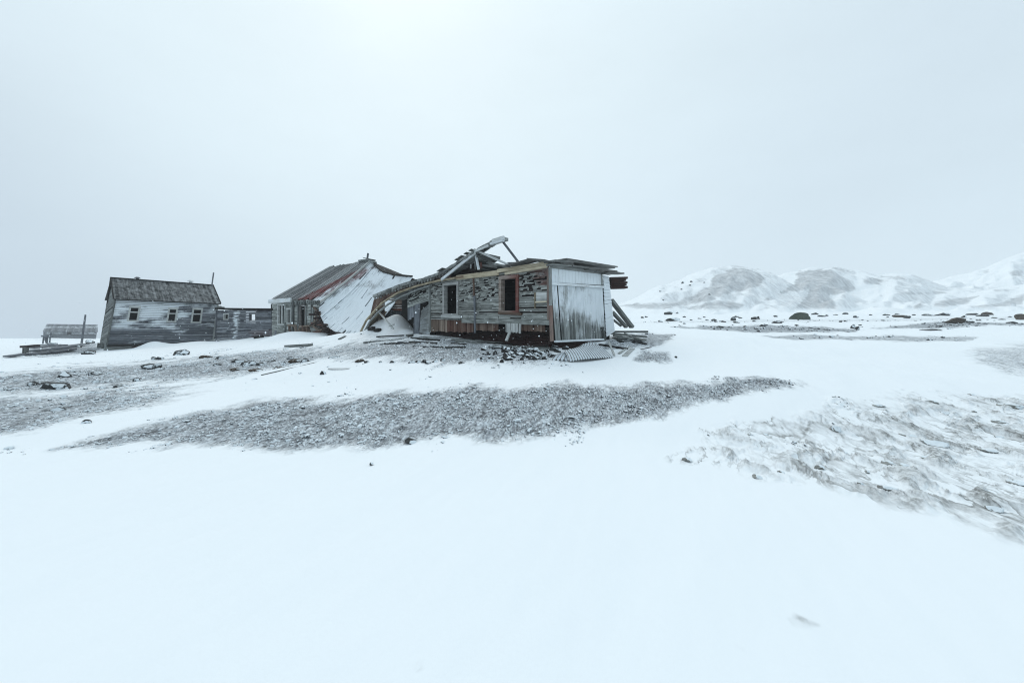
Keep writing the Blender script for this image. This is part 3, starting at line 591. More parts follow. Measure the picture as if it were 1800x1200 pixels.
# rafter feet, stained soffit and the bent battens of the fallen porch
mb = MB()
for k in range(26):
    x = 660+k*5.2; y = np.interp(x, [a for a, b in p1], [b for a, b in p1])+4.5
    mb.bar(A(x, y, .22), A(x-1.5, y+4+random.random()*2, .16), .10, .07, NF, tone=random.uniform(.25, .85), rust=.15, frost=.15)
mb.build('rafter_feet', M['grey'], house)
q1 = [(657, 527), (678, 517), (700, 508), (722, 502), (745, 496), (770, 489), (790, 479)]; q2 = [(650, 556), (671, 532), (700, 515), (722, 507), (745, 501), (770, 495), (792, 491)]
mb = MB()
for k in range(6):
    for j in range(4):
        g = lambda L, i, m: (lerp(L[i][0], L[i+1][0], m), lerp(L[i][1], L[i+1][1], m))
        a0, a1, b0, b1 = g(q2, k, j/4), g(q2, k, (j+1)/4), g(q1, k, j/4), g(q1, k, (j+1)/4)
        mb.board(A(*a0, .0), A(*a1, .0), A(*b0, .12), A(*b1, .12), .04, NF, tone=random.uniform(.1, .6), rust=.45, frost=.08)
mb.build('soffit', M['brown'], house)
for L, w, mt, tn in (([(632, 587), (644, 563), (656, 549), (672, 532), (700, 514.5), (735, 502), (770, 493.5), (800, 489)], .075, 'tan', .4), ([(640, 584), (651, 564), (663, 550), (682, 535), (706, 521), (735, 509), (756, 502)], .06, 'grey', .6)):
    mb = MB()
    for k in range(len(L)-1): mb.bar(A(*L[k], .16), A(*L[k+1], .16), .09, w, tone=tn+random.uniform(-.1, .1), frost=.15)
    mb.build('bent_batten', M[mt], house)
mb = MB()
for k in range(7):
    f0, f1 = k/7, (k+1)/7-.02
    for j in range(2): mb.board(lerp(A(637, 585, .1), A(656, 582, -.9), f0), lerp(A(664, 541, .1), A(680, 548, -.9), f0), lerp(A(637, 585, .1), A(656, 582, -.9), f1), lerp(A(664, 541, .1), A(680, 548, -.9), f1), .03, NF, tone=random.uniform(.35, .8), rust=.1)
mb.build('porch_ceiling', M['tan'], house)
mb = MB(); clap(mb, bil((A(648, 562, -.45), A(676, 556, -.45), A(676, 522, -.45), A(664, 532, -.45))), NF, 6, plen=(1, 2), tone=(.4, .2), rust=.2); mb.build('porch_lining', M['brown'], house)
mb = MB(); clap(mb, bil((A(668, 543, -1.9), A(716, 546, -1.9), A(716, 524, -1.9), A(664, 528, -1.9))), NF, 5, plen=(1, 3), tone=(.25, .2), rust=.2); mb.bar(A(670, 543, -1.8), A(714, 545, -1.8), .08, .10, tone=.2, rust=1.0); mb.build('porch_lining', M['brown'], house)
mb = MB(); clap(mb, bil((A(672, 570, -2.0), A(716, 570, -2.0), A(716, 544, -2.0), A(672, 543, -2.0))), NF, 8, vert=True, plen=(2, 3), tone=(.45, .2), frost=.3); mb.bar(A(687, 544, -1.9), A(688, 560, -1.9), .12, .08, NF, tone=.6); mb.build('porch_lining', M['slate'], house)
mb = MB(); mb.bar(A(673, 543, -.6), A(675.5, 585, -.5), .12, .12, NF, tone=.5, frost=.45); mb.bar(A(671, 540, -.65), A(672.5, 585, -.55), .12, .14, NF, tone=.15, rust=.6); mb.build('porch_post', M['dark'], house)
pw = bil((A(716.5, 541), A(755, 528), A(755, 496), A(716, 516)))
mb = MB(); clap(mb, pw, NF, 13, brk=lambda u, v: (.12, .5, .32) if v > .38 else (.8, 2, .03), t=.02, tone=(.6, .18), frost=.2, lap=.016, gap=.14, wob=.08); mb.build('clapboard_wall', M['peel'], house)
mb = MB(); clap(mb, lambda u, v: pw(u, v)-NF*.05, NF, 3, plen=(5, 6), t=.04, tone=(.3, .1), lap=0); mb.build('sheathing', M['dark'], house)
mb = MB(); clap(mb, bil((A(717, 560, -.05), A(727, 556, -.05), A(727, 537, -.05), A(717, 541, -.05))), NF, 5, vert=True, plen=(2, 3), tone=(.55, .2), jag=.3, frost=.2)
clap(mb, bil((A(726.5, 589, .05), A(736.5, 588, .05), A(738.5, 533, .05), A(728.5, 536, .05))), NF, 4, vert=True, plen=(3, 4), tone=(.5, .12), frost=.2); mb.build('porch_boarding', M['slate'], house)
mb = MB(); mb.board(A(737, 588, -.45), A(755, 586, -.45), A(740, 546, -.45), A(755, 533, -.45), .05, NF, tone=.5, frost=.42); mb.build('snowy_panel', M['pale'], house)
mb = MB(); mb.board(A(706, 590, -1.6), A(757, 588, -1.3), A(706, 520, -1.6), A(757, 515, -1.3), .05, NF, tone=.2); mb.build('porch_lining', M['dark'], house)

# ================================================================== the collapsed hall behind it
hx0, hx1 = P(478, 590, 27.5), P(562, 590, 25.0)
HP = Plane((hx0.x, hx0.y), (hx1.x-hx0.x, hx1.y-hx0.y)); K = HP.at; NH = HP.n
hall = thing('collapsed_hall', (-14.3, 26.4, 1.8), 'timber hall whose snowy plank roof has caved in, with a dark red strip', 'house')
RC = [(0, 580, 468, 31, 474, 527, 27.4), (.2, 606, 465, 30.5, 503, 525.5, 26.8), (.38, 636, 460, 30, 541, 527, 25.7), (.5, 652, 458, 29.5, 561, 532, 25.1), (.57, 658, 463, 29, 560, 549, 24.8), (.66, 664, 471, 28.4, 572, 573, 24.0), (.78, 674, 479, 27.4, 589, 583, 23.3), (.9, 692, 484, 26.4, 612, 587, 22.9), (1, 724, 487, 25, 640, 585, 22.4)]
_ru = [c[0] for c in RC]
def rf(u, v):
    g = lambda i: float(np.interp(u, _ru, [c[i] for c in RC]))
    p = lerp(P(g(4), g(5), g(6)), P(g(1), g(2), g(3)), v); s = max(0, min(1, (u-.5)/.2))
    p.z -= s*.42*math.sin(math.pi*v)**1.2*(1-.3*v); p.z += .06*float(pn(u*9, v*3, 5))*s; return p
def rnorm(u, v):
    n = (rf(u+.01, v)-rf(u-.01, v)).cross(rf(u, v+.01)-rf(u, v-.01)).normalized(); return n if n.z > 0 else -n
def rust_r(p):
    x, y = proj(p); k = (x-(538+(y-521)*-2.05)); return 1.0 if -5 < k < 30 and y > 474+10*float(pn(k*.3, 2, 3)) else .06
def frost_r(p):
    x, y = proj(p); k = x-(558+(y-521)*-1.42)
    if k < 0: return (0 if rust_r(p) > .5 else .22+.16*float(fbm(p.x*.8, p.y*.8, 3, 8)))
    g = .72+.25*min(1, max(0, (y-500)/60))+.22*float(fbm(p.x*.9, p.z*1.3, 3, 15)); return g-(.26 if k < 30 and y < 545 else 0)
mb = MB(); u = 0.0
while u < .999:
    wdt = random.uniform(.005, .012); e = min(1, u+wdt); up = random.choice([0, .0, .01, .02, .02, .06] if u < .6 else [0, 0, .004, .008]); tn = min(1, max(0, random.gauss(.5, .17)))
    v0 = 0 if random.random() < .7 else random.uniform(0, .10); v1 = 1 if random.random() < .8 else random.uniform(.9, 1)
    ns = 14; cut = random.random() < .10; cv = random.uniform(.2, .8)
    for k in range(ns):
        a, b = lerp(v0, v1, k/ns), lerp(v0, v1, (k+1)/ns)
        if cut and abs(a-cv) < .07: continue
        n = rnorm(min(.98, max(.02, u)), min(.97, max(.03, a))); eu = e-(e-u)*(random.choice([.02, .06, .06, .25]) if u < .62 else random.choice([0, .0, .0, .02, .12]))
        pp = [rf(u, a)+n*up, rf(eu, a)+n*up, rf(eu, b)+n*up, rf(u, b)+n*up]
        mb.hexa([pp[1], pp[0], pp[0]-n*.05, pp[1]-n*.05, pp[2], pp[3], pp[3]-n*.05, pp[2]-n*.05], tone=tn, frost=frost_r, rust=rust_r)
    u = e
roof = mb.build('roof', M['hallroof'], hall)
mb = MB(); mb.grid(lambda u, v: rf(u, v)-rnorm(min(.98, max(.02, u)), min(.97, max(.03, v)))*.09, 24, 10, tone=.3, frost=.05)
mb.grid(lambda u, v: lerp(rf(u, 1), rf(u, 1)+Vector((3.0, 5.2, -2.6 if u < .5 else -1.0)), v)-Vector((0, 0, .05)), 12, 4, tone=.4, frost=.3); mb.build('roof_deck', M['dark'], roof)
mb = MB()
for k in range(7): u = .36+k*.03; mb.bar(rf(u, 1)+Vector((0, 0, .06)), rf(u+.035, 1)+Vector((0, 0, .05)), .35, .14, tone=random.uniform(.2, .8), frost=.4)
mb.bar(rf(.40, .97)+Vector((0, 0, .14)), rf(.52, .93)+Vector((0, 0, .12)), .12, .10, tone=.3); mb.bar(rf(.42, 1)+Vector((0, 0, .25)), rf(.56, 1)+Vector((0, 0, .22)), .3, .05, tone=.3)
mb.build('ridge_board', M['grey'], roof)
mb = MB(); mb.bar(P(645, 460, 29.8), P(647, 445, 29.8), .10, .10, NH, tone=.35); mb.build('ridge_mast', M['slate'], hall)
for L, mt, fr in (([rf(u_, 1)+Vector((0, 0, .05)) for u_ in (.5, .57, .66, .72, .78, .84, .9, 1)], 'dark', .1), ([rf(.515, v_)+Vector((0, 0, .10)) for v_ in (0, .2, .4, .6, .8, 1)], 'pale', .25)):
    mb = MB()
    for k in range(len(L)-1): mb.bar(L[k], L[k+1], .14, .10, tone=.5, frost=fr)
    mb.build('roof_trim', M[mt], roof)
hf = bil((K(478, 592), K(561, 593), K(561, 531), K(478, 529)))
hh = [rect(hf, 490, 500.5, 537, 569), rect(hf, 504.5, 510.5, 544, 567), rect(hf, 527, 536.5, 537, 574), rect(hf, 507, 517, 572, 583), rect(hf, 524, 534, 574, 590)]
mb = MB(); clap(mb, hf, NH, 26, hh, plen=(.4, 1.6), miss=.05, t=.04, tone=(.62, .13), frost=.14, lap=.012, gap=.08, wob=.05); mb.build('front_wall', M['peel'], hall)
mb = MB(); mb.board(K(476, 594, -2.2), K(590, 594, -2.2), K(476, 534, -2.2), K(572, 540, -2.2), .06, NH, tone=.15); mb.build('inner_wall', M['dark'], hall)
mb = MB(); clap(mb, bil((K(479, 592, -2.2), K(478, 592, -.05), K(478, 529, -.05), K(479, 529, -2.2))), Vector((-1, 0, 0)), 16, plen=(3, 4), tone=(.45, .2)); mb.build('side_wall', M['grey'], hall)
for i in (0, 1, 2): opening(hf, NH, hh[i], .10, .16, .05, M['pale' if i < 2 else 'grey'], 'window', hall, .55, .2, .3 if i == 2 else 0, bars=(((.46, .60, 0, 1), 'mullion'),) if i == 0 else ())
mb = MB()
for x, y0, y1, w, tn in ((501.5, 535, 569, .14, .85), (516, 530, 584, .08, .1), (513.5, 531, 583, .10, .6), (548, 532, 576, .10, .2), (549.5, 540, 574, .06, .85), (538, 536, 576, .10, .55), (524.5, 534, 586, .10, .3), (502, 567, 584, .16, .4)): mb.bar(K(x, y0, .06), K(x-.6, y1, .06), .07, w, NH, tone=tn, frost=.2)
mb.build('wall_post', M['grey'], hall)
mb = MB(); mb.bar(K(473, 530, .35), K(511, 527, .35), .12, .26, tone=.85, frost=.5); ob = mb.build('fascia', M['pale'], hall)
mb = MB()
for k in range(16): x = 508+k*3.5; mb.bar(K(x, 527+random.random()*2, .3), K(x+random.uniform(-1, 3), 533+random.random()*4, .2), .14, .10, NH, tone=random.uniform(.1, .8), frost=.15)
mb.bar(K(500, 531, .1), K(562, 533, .1), .1, .15, tone=.4); mb.build('broken_eave', M['grey'], hall)
mb = MB()
for x0, y0, x1, y1, w, tn, r_ in ((528, 577, 531, 592, .3, .5, .2), (534, 573, 537, 592, .35, .4, .4), (541, 575, 543, 591, .3, .5, .3), (527, 574, 549, 572, .14, .6, 0), (548, 568, 577, 573, .15, .3, .8), (556, 549, 552, 571, .1, .7, 0), (547, 570, 563, 583, .12, .6, 0), (551, 584, 566, 582, .16, .3, .8), (508, 572, 510, 583, .12, .3, .3), (518, 571, 522, 584, .2, .6, 0), (560, 580, 574, 578, .2, .4, 0), (506, 571, 517, 572, .1, .6, 0), (557, 560, 570, 575, .12, .3, .1), (552, 540, 566, 556, .18, .4, .2), (560, 548, 572, 568, .2, .25, .2)): mb.bar(K(x0, y0, .1), K(x1, y1, .18), .1, w*.8, NH, tone=tn, rust=r_, frost=.2)
mb.build('broken_boards', M['brown'], hall)
mb = MB()
for k in range(30):
    u = .55+k*.0155; p = rf(min(1, u), 0); q = p+Vector((random.uniform(-.5, .5), random.uniform(-.7, .1), random.uniform(-.45, -.02))); mb.bar(p+Vector((0, 0, -.04)), q, random.uniform(.08, .26), random.uniform(.05, .12), tone=random.uniform(0, .8), frost=.12, rust=.15)
mb.build('broken_eave', M['dark'], hall)

# ================================================================== leaning clapboard house on the left
Lb, Rb, Lt, Rt = P(187.5, 606, 27), P(374, 600, 31.5), P(203.5, 522, 27), P(383, 530.5, 31.5)
gd = Vector((-.819, .573, 0)); lf = bil((Lb, Rb, Rt, Lt)); NL = (Rb-Lb).cross(Vector((0, 0, 1))).normalized()
NL = NL if NL.dot(-Lb) > 0 else -NL
cot = thing('clapboard_house', (Lb.x, Lb.y, 1.1), 'leaning two storey clapboard house with grey blotched roof and frosted upper wall', 'house')
lh = [rect(lf, 228.5, 242, 540, 562.5), rect(lf, 297, 308.5, 543, 564), rect(lf, 339.5, 352.5, 543.5, 565.5)]
def frost_l(p):
    x, y = proj(p); return max(0.20, min(.80, .64-(y-548-(x-190)*.03)/26*.26+.30*float(fbm(x*.025, y*.06, 3, 12))+.34*float(pn(x*.035, round(p.z/.123)*.83, 14))-(.25 if x > 325 else 0)))
mb = MB(); clap(mb, lf, NL, 26, lh, plen=(1.5, 4), miss=.004, t=.025, tone=(.42, .2), frost=frost_l, lap=.03, gap=.16); mb.build('front_wall', M['slate'], cot)
mb = MB(); mb.board(*[q-NL*1.2 for q in (Lb, Rb, Lt, Rt)], .05, NL, tone=.1); mb.build('inner_wall', M['dark'], cot)
for r in lh: opening(lf, NL, r, .10, .14, .05, M['pale'], 'window', cot, .6, .25, bars=(((0, 1, .58, .66), 'sash_bar'), ((0, 1, .96, 1), 'top_rail'),))
Ra, Rbk = P(199.5, 488.5, 28.3), P(371.5, 501, 32.8)
bl_, bt_ = P(175, 612, 29.4), P(188, 536, 29.3)
gw = bil((bl_, Lb+Vector((-.02, 0, 0)), Lt+Vector((-.02, 0, 0)), bt_)); NG = -(Rb-Lb).normalized()
mb = MB(); clap(mb, gw, NG, 24, plen=(4, 5), t=.03, tone=(.5, .22), frost=.08, lap=.02)
for k in range(10):
    a, b = k/10, (k+.93)/10; e0, e1 = lambda q: lerp(bt_, Ra, q), lambda q: lerp(Lt, Ra, q)
    mb.board(e0(a), e1(a), e0(b), e1(b), .03, NG, tone=random.uniform(.3, .7))
mb.build('gable_wall', M['grey'], cot)
shl = Vector((bl_.x-Lb.x, bl_.y-Lb.y, 0)); sht = Vector((bt_.x-Lt.x, bt_.y-Lt.y, 0)); sh = sht
mb = MB(); clap(mb, bil((Lb+shl, Rb+shl, Rt+sht, Lt+sht)), -NL, 12, plen=(3, 6)); clap(mb, bil((Rb+shl, Rb, Rt, Rt+sht)), -NG, 12, plen=(3, 5)); mb.build('rear_wall', M['grey'], cot)
ev0, ev1 = Lt-gd*.22+Vector((0, 0, -.12)), Rt-gd*.22+Vector((0, 0, -.12)); ax = (Rt-Lt).normalized()
rfl = bil((ev0-ax*.15, ev1+ax*.12, Rbk+ax*.12, Ra-ax*.15)); nr = (ev1-ev0).cross(Ra-ev0).normalized(); nr = nr if nr.z > 0 else -nr
mb = MB(); clap(mb, rfl, nr, 40, vert=True, plen=(4, 5), t=.05, tone=(.5, .2), lap=.006, gap=.06, jag=.02)
clap(mb, bil((Rbk+ax*.12, Ra-ax*.15, Lt+sh-ax*.15, Rt+sh+ax*.12)), Vector((-.4, .5, .6)).normalized(), 10, vert=True, plen=(4, 5), t=.04); rl = mb.build('roof', M['roof'], cot)
mb = MB(); mb.bar(Ra-ax*.16, Rbk+ax*.14, .16, .10, tone=.15); mb.build('ridge_board', M['dark'], rl)
mb = MB(); mb.bar(ev0-ax*.14-Vector((0, 0, .05)), ev1+ax*.12-Vector((0, 0, .05)), .05, .08, tone=.2); mb.bar(bt_-gd*0, Ra-ax*.14, .06, .14, tone=.25); mb.bar(ev0-ax*.15, Ra-ax*.15, .06, .12, tone=.2); mb.bar(ev1+ax*.12, Rbk+ax*.12, .06, .10, tone=.15); mb.build('eave_board', M['dark'], rl)
mb = MB(); mb.tube([P(335.5, 501, 31.8), P(335, 493.5, 31.8)], .11, tone=.8); mb.tube([P(335, 494.5, 31.8), P(335, 492.2, 31.8)], [.24, .10], tone=.3); mb.build('vent_pipe', M['tin'], rl)
mb = MB(); mb.tube([P(241.6, 493, 29.3), P(241.6, 488.5, 29.3)], .08, tone=.5); mb.tube([P(241.6, 489, 29.3), P(241.6, 486.8, 29.3)], [.20, .08], tone=.3); mb.build('vent_pipe', M['slate'], rl)
mb = MB(); mb.tube([P(372, 505, 32.7), P(375.5, 479, 32.7)], .05, tone=.5); mb.build('mast', M['slate'], cot)
mb = MB(); mb.bar(Rb+NL*.04, Rt+NL*.04, .10, .12, NL, tone=.75, frost=.3); mb.build('corner_board', M['grey'], cot)
mb = MB(); mb.bar(Lb+NL*.03, Lt+NL*.03, .08, .12, NL, tone=.25); mb.build('corner_board', M['grey'], cot)
mb = MB(); mb.bar(Lb-NL*.02-Vector((0, 0, .06)), Rb-NL*.02-Vector((0, 0, .06)), .14, .13, tone=.25, frost=.05); mb.bar(Lb-NL*.15-Vector((0, 0, .26)), Rb-NL*.15-Vector((0, 0, .26)), .2, .16, tone=.4, rust=.35)
for k in range(9): q = lerp(Lb, Rb, k/8)-NL*.2; mb.bar(q-Vector((0, 0, .1)), q-Vector((0, 0, .9)), .24, .24, NL, tone=random.uniform(.2, .7), frost=.1)
mb.build('foundation', M['dark'], cot)
mb = MB(); mb.board(P(189, 620, 26.9), P(243, 622, 28.2), P(190, 606, 27.1), P(243, 604, 28.3), .1, NL, tone=.35, frost=.22)
mb.build('plinth', M['grey'], cot)
for x in (174, 181, 187):
    mb = MB(); mb.bar(P(x+2, 603, 28.8-(x-174)*.13), P(x-1, 621, 28.8-(x-174)*.13), .26, .26, NL, tone=random.uniform(.3, .6), frost=.1); mb.build('foundation_post', M['grey'], cot)

# ================================================================== low annex between
ax0, ax1 = P(376, 600, 31.0), P(477, 594, 27.6)
XP = Plane((ax0.x, ax0.y), (ax1.x-ax0.x, ax1.y-ax0.y)); Q = XP.at; NX = XP.n
ann = thing('low_annex', (-19.6, 29.2, 1.3), 'low flat roofed slatted annex with a small bright see-through window', 'shed')
af = bil((Q(377, 605), Q(478, 600), Q(477, 545), Q(380, 545)))
ah = [rect(af, 394, 401.5, 552.5, 560.5), rect(af, 439.5, 449.5, 552, 562.5)]
def frost_a(p):
    x, y = proj(p); d = (x-412-(574-y)*.14)
    return .18+(.62*max(0, 1-d/14)**1.3 if d > -1 else .10)+max(0, (x-412)/66)*.02
mb = MB(); clap(mb, af, NX, 20, ah, plen=(1, 3), t=.025, tone=(.45, .18), frost=frost_a, rust=lambda p: .35 if proj(p)[1] > 580 and proj(p)[0] > 440 else 0, lap=.025, gap=.16); mb.build('front_wall', M['slate'], ann)
for r in ah: opening(af, NX, r, .07, .16, .04, M['pale' if r is ah[0] else 'slate'], 'window', ann, .6 if r is ah[0] else .3, .2)
mb = MB()
for x0, x1 in ((374, 432), (450, 490)): clap(mb, bil((Q(x0, 605, -2), Q(x1, 602, -2), Q(x1, 546, -2), Q(x0, 547, -2))), -NX, 12, plen=(1, 3), tone=(.2, .1))
mb.board(Q(432, 603, -2), Q(450, 602, -2), Q(432, 568, -2), Q(450, 568, -2), .04, NX, tone=.15); mb.build('rear_wall', M['dark'], ann)
mb = MB(); mb.board(Q(378, 543.5, .12), Q(478, 545, .12), Q(378, 540.8, .12), Q(478, 542, .12), 2.6, NX, tone=.2, frost=0); mb.bar(Q(378, 542, .16), Q(477, 542.6, .16), .05, .05, tone=.2, frost=.1); mb.build('roof', M['dark'], ann)
mb = MB(); mb.bar(Q(380, 541, .0), Q(392, 540, -.2), .3, .08, tone=.4, frost=.3); mb.bar(Q(386, 538.5, -.2), Q(388, 541, 0), .2, .1, tone=.3); mb.build('roof_debris', M['grey'], ann)
mb = MB(); mb.bar(Q(381, 545, .05), Q(378.5, 604, .05), .06, .10, NX, tone=.4); mb.build('corner_board', M['slate'], ann)

# ================================================================== shed far away in the blowing snow
D_ = 105.0
shed = thing('distant_shed', tuple(P(122, 593, D_)), 'pale grey long shed fading into blowing snow at the far left', 'shed')
sf = bil((P(76, 593.5, D_), P(168.5, 595.5, D_+6), P(170, 582, D_+6), P(76.5, 581.5, D_)))
NS = Vector((.2, -1, 0)).normalized(); shh = [rect(sf, 118, 126, 578.5, 588)]
mb = MB(); clap(mb, sf, NS, 14, shh, plen=(2, 6), t=.1, tone=(.4, .2), frost=lambda p: .50 if 583 < proj(p)[1] < 587 else .28); mb.build('front_wall', M['slate'], shed)  # frost values whiten wall and roof, painting in haze over the shed
mb = MB(); clap(mb, bil((P(75, 582.5, D_-1), P(170.5, 583, D_+5.5), P(171.5, 570.5, D_+9.5), P(82.5, 569.3, D_+3))), Vector((0, -.6, .8)), 30, vert=True, plen=(8, 9), t=.15, tone=(.35, .15), frost=lambda p: .46 if 573 < proj(p)[1] < 577 else .22)
mb.board(P(82.5, 569.3, D_+3), P(171.5, 570.5, D_+9.5), P(89, 582, D_+8), P(172, 583, D_+14), .15, Vector((0, .6, .8)), tone=.4); mb.build('roof', M['slate'], shed)
mb = MB(); mb.board(P(76, 593.5, D_+8), P(168, 595, D_+14), P(76, 581, D_+8), P(170, 582, D_+14), .1, NS, tone=.4)
mb.face([P(76, 593.5, D_), P(76, 593.5, D_+8), P(76, 581, D_+8), P(82.5, 569.5, D_+3), P(76.5, 581.5, D_)]); mb.face([P(168.5, 595, D_+6), P(168, 595, D_+14), P(170, 582, D_+14), P(171.5, 570.7, D_+9.5), P(170, 582, D_+6)]); mb.build('end_wall', M['slate'], shed)
mb = MB(); mb.board(P(118, 588, D_+3), P(126, 588, D_+3.6), P(118, 578.5, D_+3), P(126, 578.5, D_+3.6), .1, NS, tone=.1); mb.build('door', M['dark'], shed)
# ------------------------------------------------------------------ loose things around the buildings
_T = {20: 'twent', 30: 'thirt', 40: 'fort', 50: 'fift', 60: 'sixt', 70: 'sevent', 80: 'eight', 90: 'ninet'}
ORD = ['first', 'second', 'third', 'fourth', 'fifth', 'sixth', 'seventh', 'eighth', 'ninth', 'tenth', 'eleventh', 'twelfth', 'thirteenth', 'fourteenth', 'fifteenth', 'sixteenth', 'seventeenth', 'eighteenth', 'nineteenth', 'twentieth']; ORD[19:] = [x for k in _T for x in [_T[k]+'ieth']+[_T[k]+'y-'+a for a in ORD[:9]]]
def ordn(i, n): return 'leftmost' if i == 0 else 'rightmost' if i == n-1 else ORD[i]+' from the left'
def gp(px, py, lift=.04, ymin=1.2): return G(px, py, ymin)+Vector((0, 0, lift))
def plank(pa, pb, w, h, label, mat='grey', tone=.5, frost=.25, rust=0, name='loose_plank', group='planks lying around the ruined house', cat='plank', n=1):
    mb = MB(); c = (Vector(pa)+Vector(pb))/2
    for k in range(n):
        o = Vector((random.uniform(-.3, .3), random.uniform(-.25, .25), .06*k)) if k else Vector((0, 0, 0)); mb.bar(Vector(pa)+o, Vector(pb)+o*.6, w, h, tone=tone, frost=frost, rust=rust)
    return tag(mb.build(name, M[mat], None, c), label, cat, group)
PL = [  # photo ends, width, height, material, tone, label
 (718, 591, 766, 584, .26, .10, 'grey', .45, 'broad grey plank sloping up from the porch drift to the rusty skirting'),
 (720, 593, 741, 587, .20, .08, 'dark', .7, 'short dark board end under the sloping plank beside the porch'),
 (640, 603, 742, 594, .16, .07, 'grey', .4, 'long thin plank half buried in the drift below the fallen porch'),
 (745, 594, 850, 600, .20, .08, 'grey', .5, 'long grey board lying below the rusty skirting'),
 (768, 588, 842, 590, .14, .07, 'pale', .5, 'pale frosted board lying against the base of the wall under the first window'),
 (795, 598, 905, 606, .18, .08, 'grey', .6, 'long snow edged plank pointing from the first window towards the rubble'),
 (842, 589, 892, 599, .22, .06, 'pale', .7, 'snow covered plank slanting down below the ribbed patch panel'),
 (893, 598, 968, 606, .20, .08, 'grey', .5, 'long plank under the house corner with a snowy top edge'),
 (905, 604, 966, 611, .16, .10, 'brown', .4, 'brown stained beam lying just above the rubble heap'),
 (912, 617, 958, 617, .14, .07, 'pale', .6, 'short pale plank lying among the dark rubble under the corner'),
 (890, 612, 966, 613, .15, .07, 'grey', .55, 'thin level plank crossing the top of the rubble heap'),
 (896, 582, 890, 598, .10, .06, 'pale', .7, 'short pale stick leaning against the ribbed patch panel'),
 (700, 602, 800, 601, .14, .06, 'slate', .5, 'bluish plank lying flat in the gravel below the porch'),
 (350, 599, 384, 600, .12, .06, 'slate', .4, 'thin board lying on the snow in front of the low annex'),
 (504, 610, 546, 607.5, .25, .12, 'grey', .45, 'thick timber lying on the snow bank in front of the collapsed hall'),
 (596, 597, 607, 592, .12, .06, 'grey', .3, 'short stick poking out of the drift under the collapsed roof'),
 (460, 660, 556, 638, .06, .03, 'grey', .25, 'long thin pole lying along the edge of the left gravel bank'),
 (577, 648, 615, 648, .05, .02, 'grey', .5, 'thin pale lath lying on open snow right of the left gravel bank'),
 (1072, 583, 1138, 583, .30, .09, 'grey', .35, 'uppermost long plank of the heap behind the frosted end wall'),
 (1074, 586, 1136, 592, .30, .08, 'grey', .5, 'splintered plank pointing right from the back corner of the end wall'),
 (1078, 590, 1132, 597, .24, .09, 'grey', .6, 'snow topped plank in the middle of the heap behind the end wall'),
 (1086, 593, 1140, 602, .20, .08, 'dark', .6, 'dark rotten plank low in the heap behind the end wall'),
 (1098, 586, 1128, 598, .22, .06, 'pale', .5, 'pale split board slanting across the plank heap behind the end wall'),
 (1112, 603, 1136, 607, .26, .10, 'dark', .5, 'dark board sticking out of the snow right of the plank heap'),
 (1054, 607, 1102, 615, .22, .08, 'dark', .6, 'dark beam lying behind the corrugated sheets below the end wall'),
 (1068, 612, 1080, 627, .10, .05, 'pale', .8, 'narrow white board propped on the end of the corrugated sheets'),
 (1098, 627, 1112, 614, .30, .05, 'pale', .7, 'white ribbed board half buried right of the corrugated sheets'),
 (1088, 622, 1108, 610, .16, .05, 'pale', .75, 'narrow white strip of siding poking from the snow beside the plank heap'),
 (1126, 616, 1144, 612, .12, .06, 'dark', .4, 'small dark stick on the snow edge at the right of the debris'),
]
for x0, y0, x1, y1, w, h, mt, tn, lb in PL:
    if x0 in (1072, 1074, 1078, 1086, 1098) and y0 < 600: pa, pb = P(x0, y0, 17.6), P(x1, y1, 17.9+random.uniform(-.5, .5))
    elif (x0, x1) == (896, 890): pa, pb = A(897, 581, .2), A(890, 599, .5)
    elif (x0, x1) == (1068, 1080): pa, pb = gp(1070, 613, .25), gp(1080, 627, .05)
    else: pa, pb = gp(x0, y0, h*.3), gp(x1, y1, h*.3)
    plank(pa, pb, w*(.55 if x0 > 1050 else 1), h, lb, mt, tn*(.7 if x0 > 1050 else .9), .26)
for i, (x0, y0, x1, y1, w, lb) in enumerate(((1074, 527, 1111, 575, .24, 'upper of two grey beams leaning on the back corner of the frosted end wall'), (1076, 548, 1101, 575, .20, 'lower of two grey beams leaning on the back corner of the frosted end wall'), (1078, 562, 1092, 573, .16, 'short snowy beam end under the two leaning beams'))):
    mb = MB(); mb.bar(P(x0, y0, 18.0), P(x1, y1, 18.6-i*.3), w, w*.5, tone=.45-.1*i, frost=.15); tag(mb.build('leaning_beam', M['grey'], None, P(x1, y1, 18.6)), lb, 'beam', 'beams leaning on the end wall')
hp_ = sorted((random.uniform(1074, 1118), random.uniform(587, 606)) for _ in range(16))
for i, (x, y) in enumerate(hp_):
    a = random.uniform(-.1, .55); l = random.uniform(10, 26); pa = P(x, y, 17.2+random.uniform(-.8, .8)); pb = P(x+l, y+l*a*.6, 17.2+random.uniform(-1, 1))
    plank(pa, pb, random.uniform(.08, .2), random.uniform(.04, .09), 'splintered board in the heap behind the frosted end wall, '+ordn(i, len(hp_)), random.choice(['grey', 'dark', 'grey', 'pale']), random.uniform(.1, .7), .22, name='splintered_board', group='boards in the heap behind the end wall', cat='board')
wp_ = sorted((random.uniform(640, 950), random.uniform(592, 612)) for _ in range(20))
for i, (x, y) in enumerate(wp_):
    l = random.uniform(25, 75); pa = gp(x, y, .03); pb = gp(x+l, y+random.uniform(-3, 4)+l*.03, .06)
    plank(pa, pb, random.uniform(.05, .13), random.uniform(.03, .07), 'thin lath strewn along the foot of the ruined house, '+ordn(i, len(wp_)), random.choice(['grey', 'dark', 'dark', 'slate']), random.uniform(.1, .6), .2, name='lath', group='laths strewn below the ruined house', cat='lath')
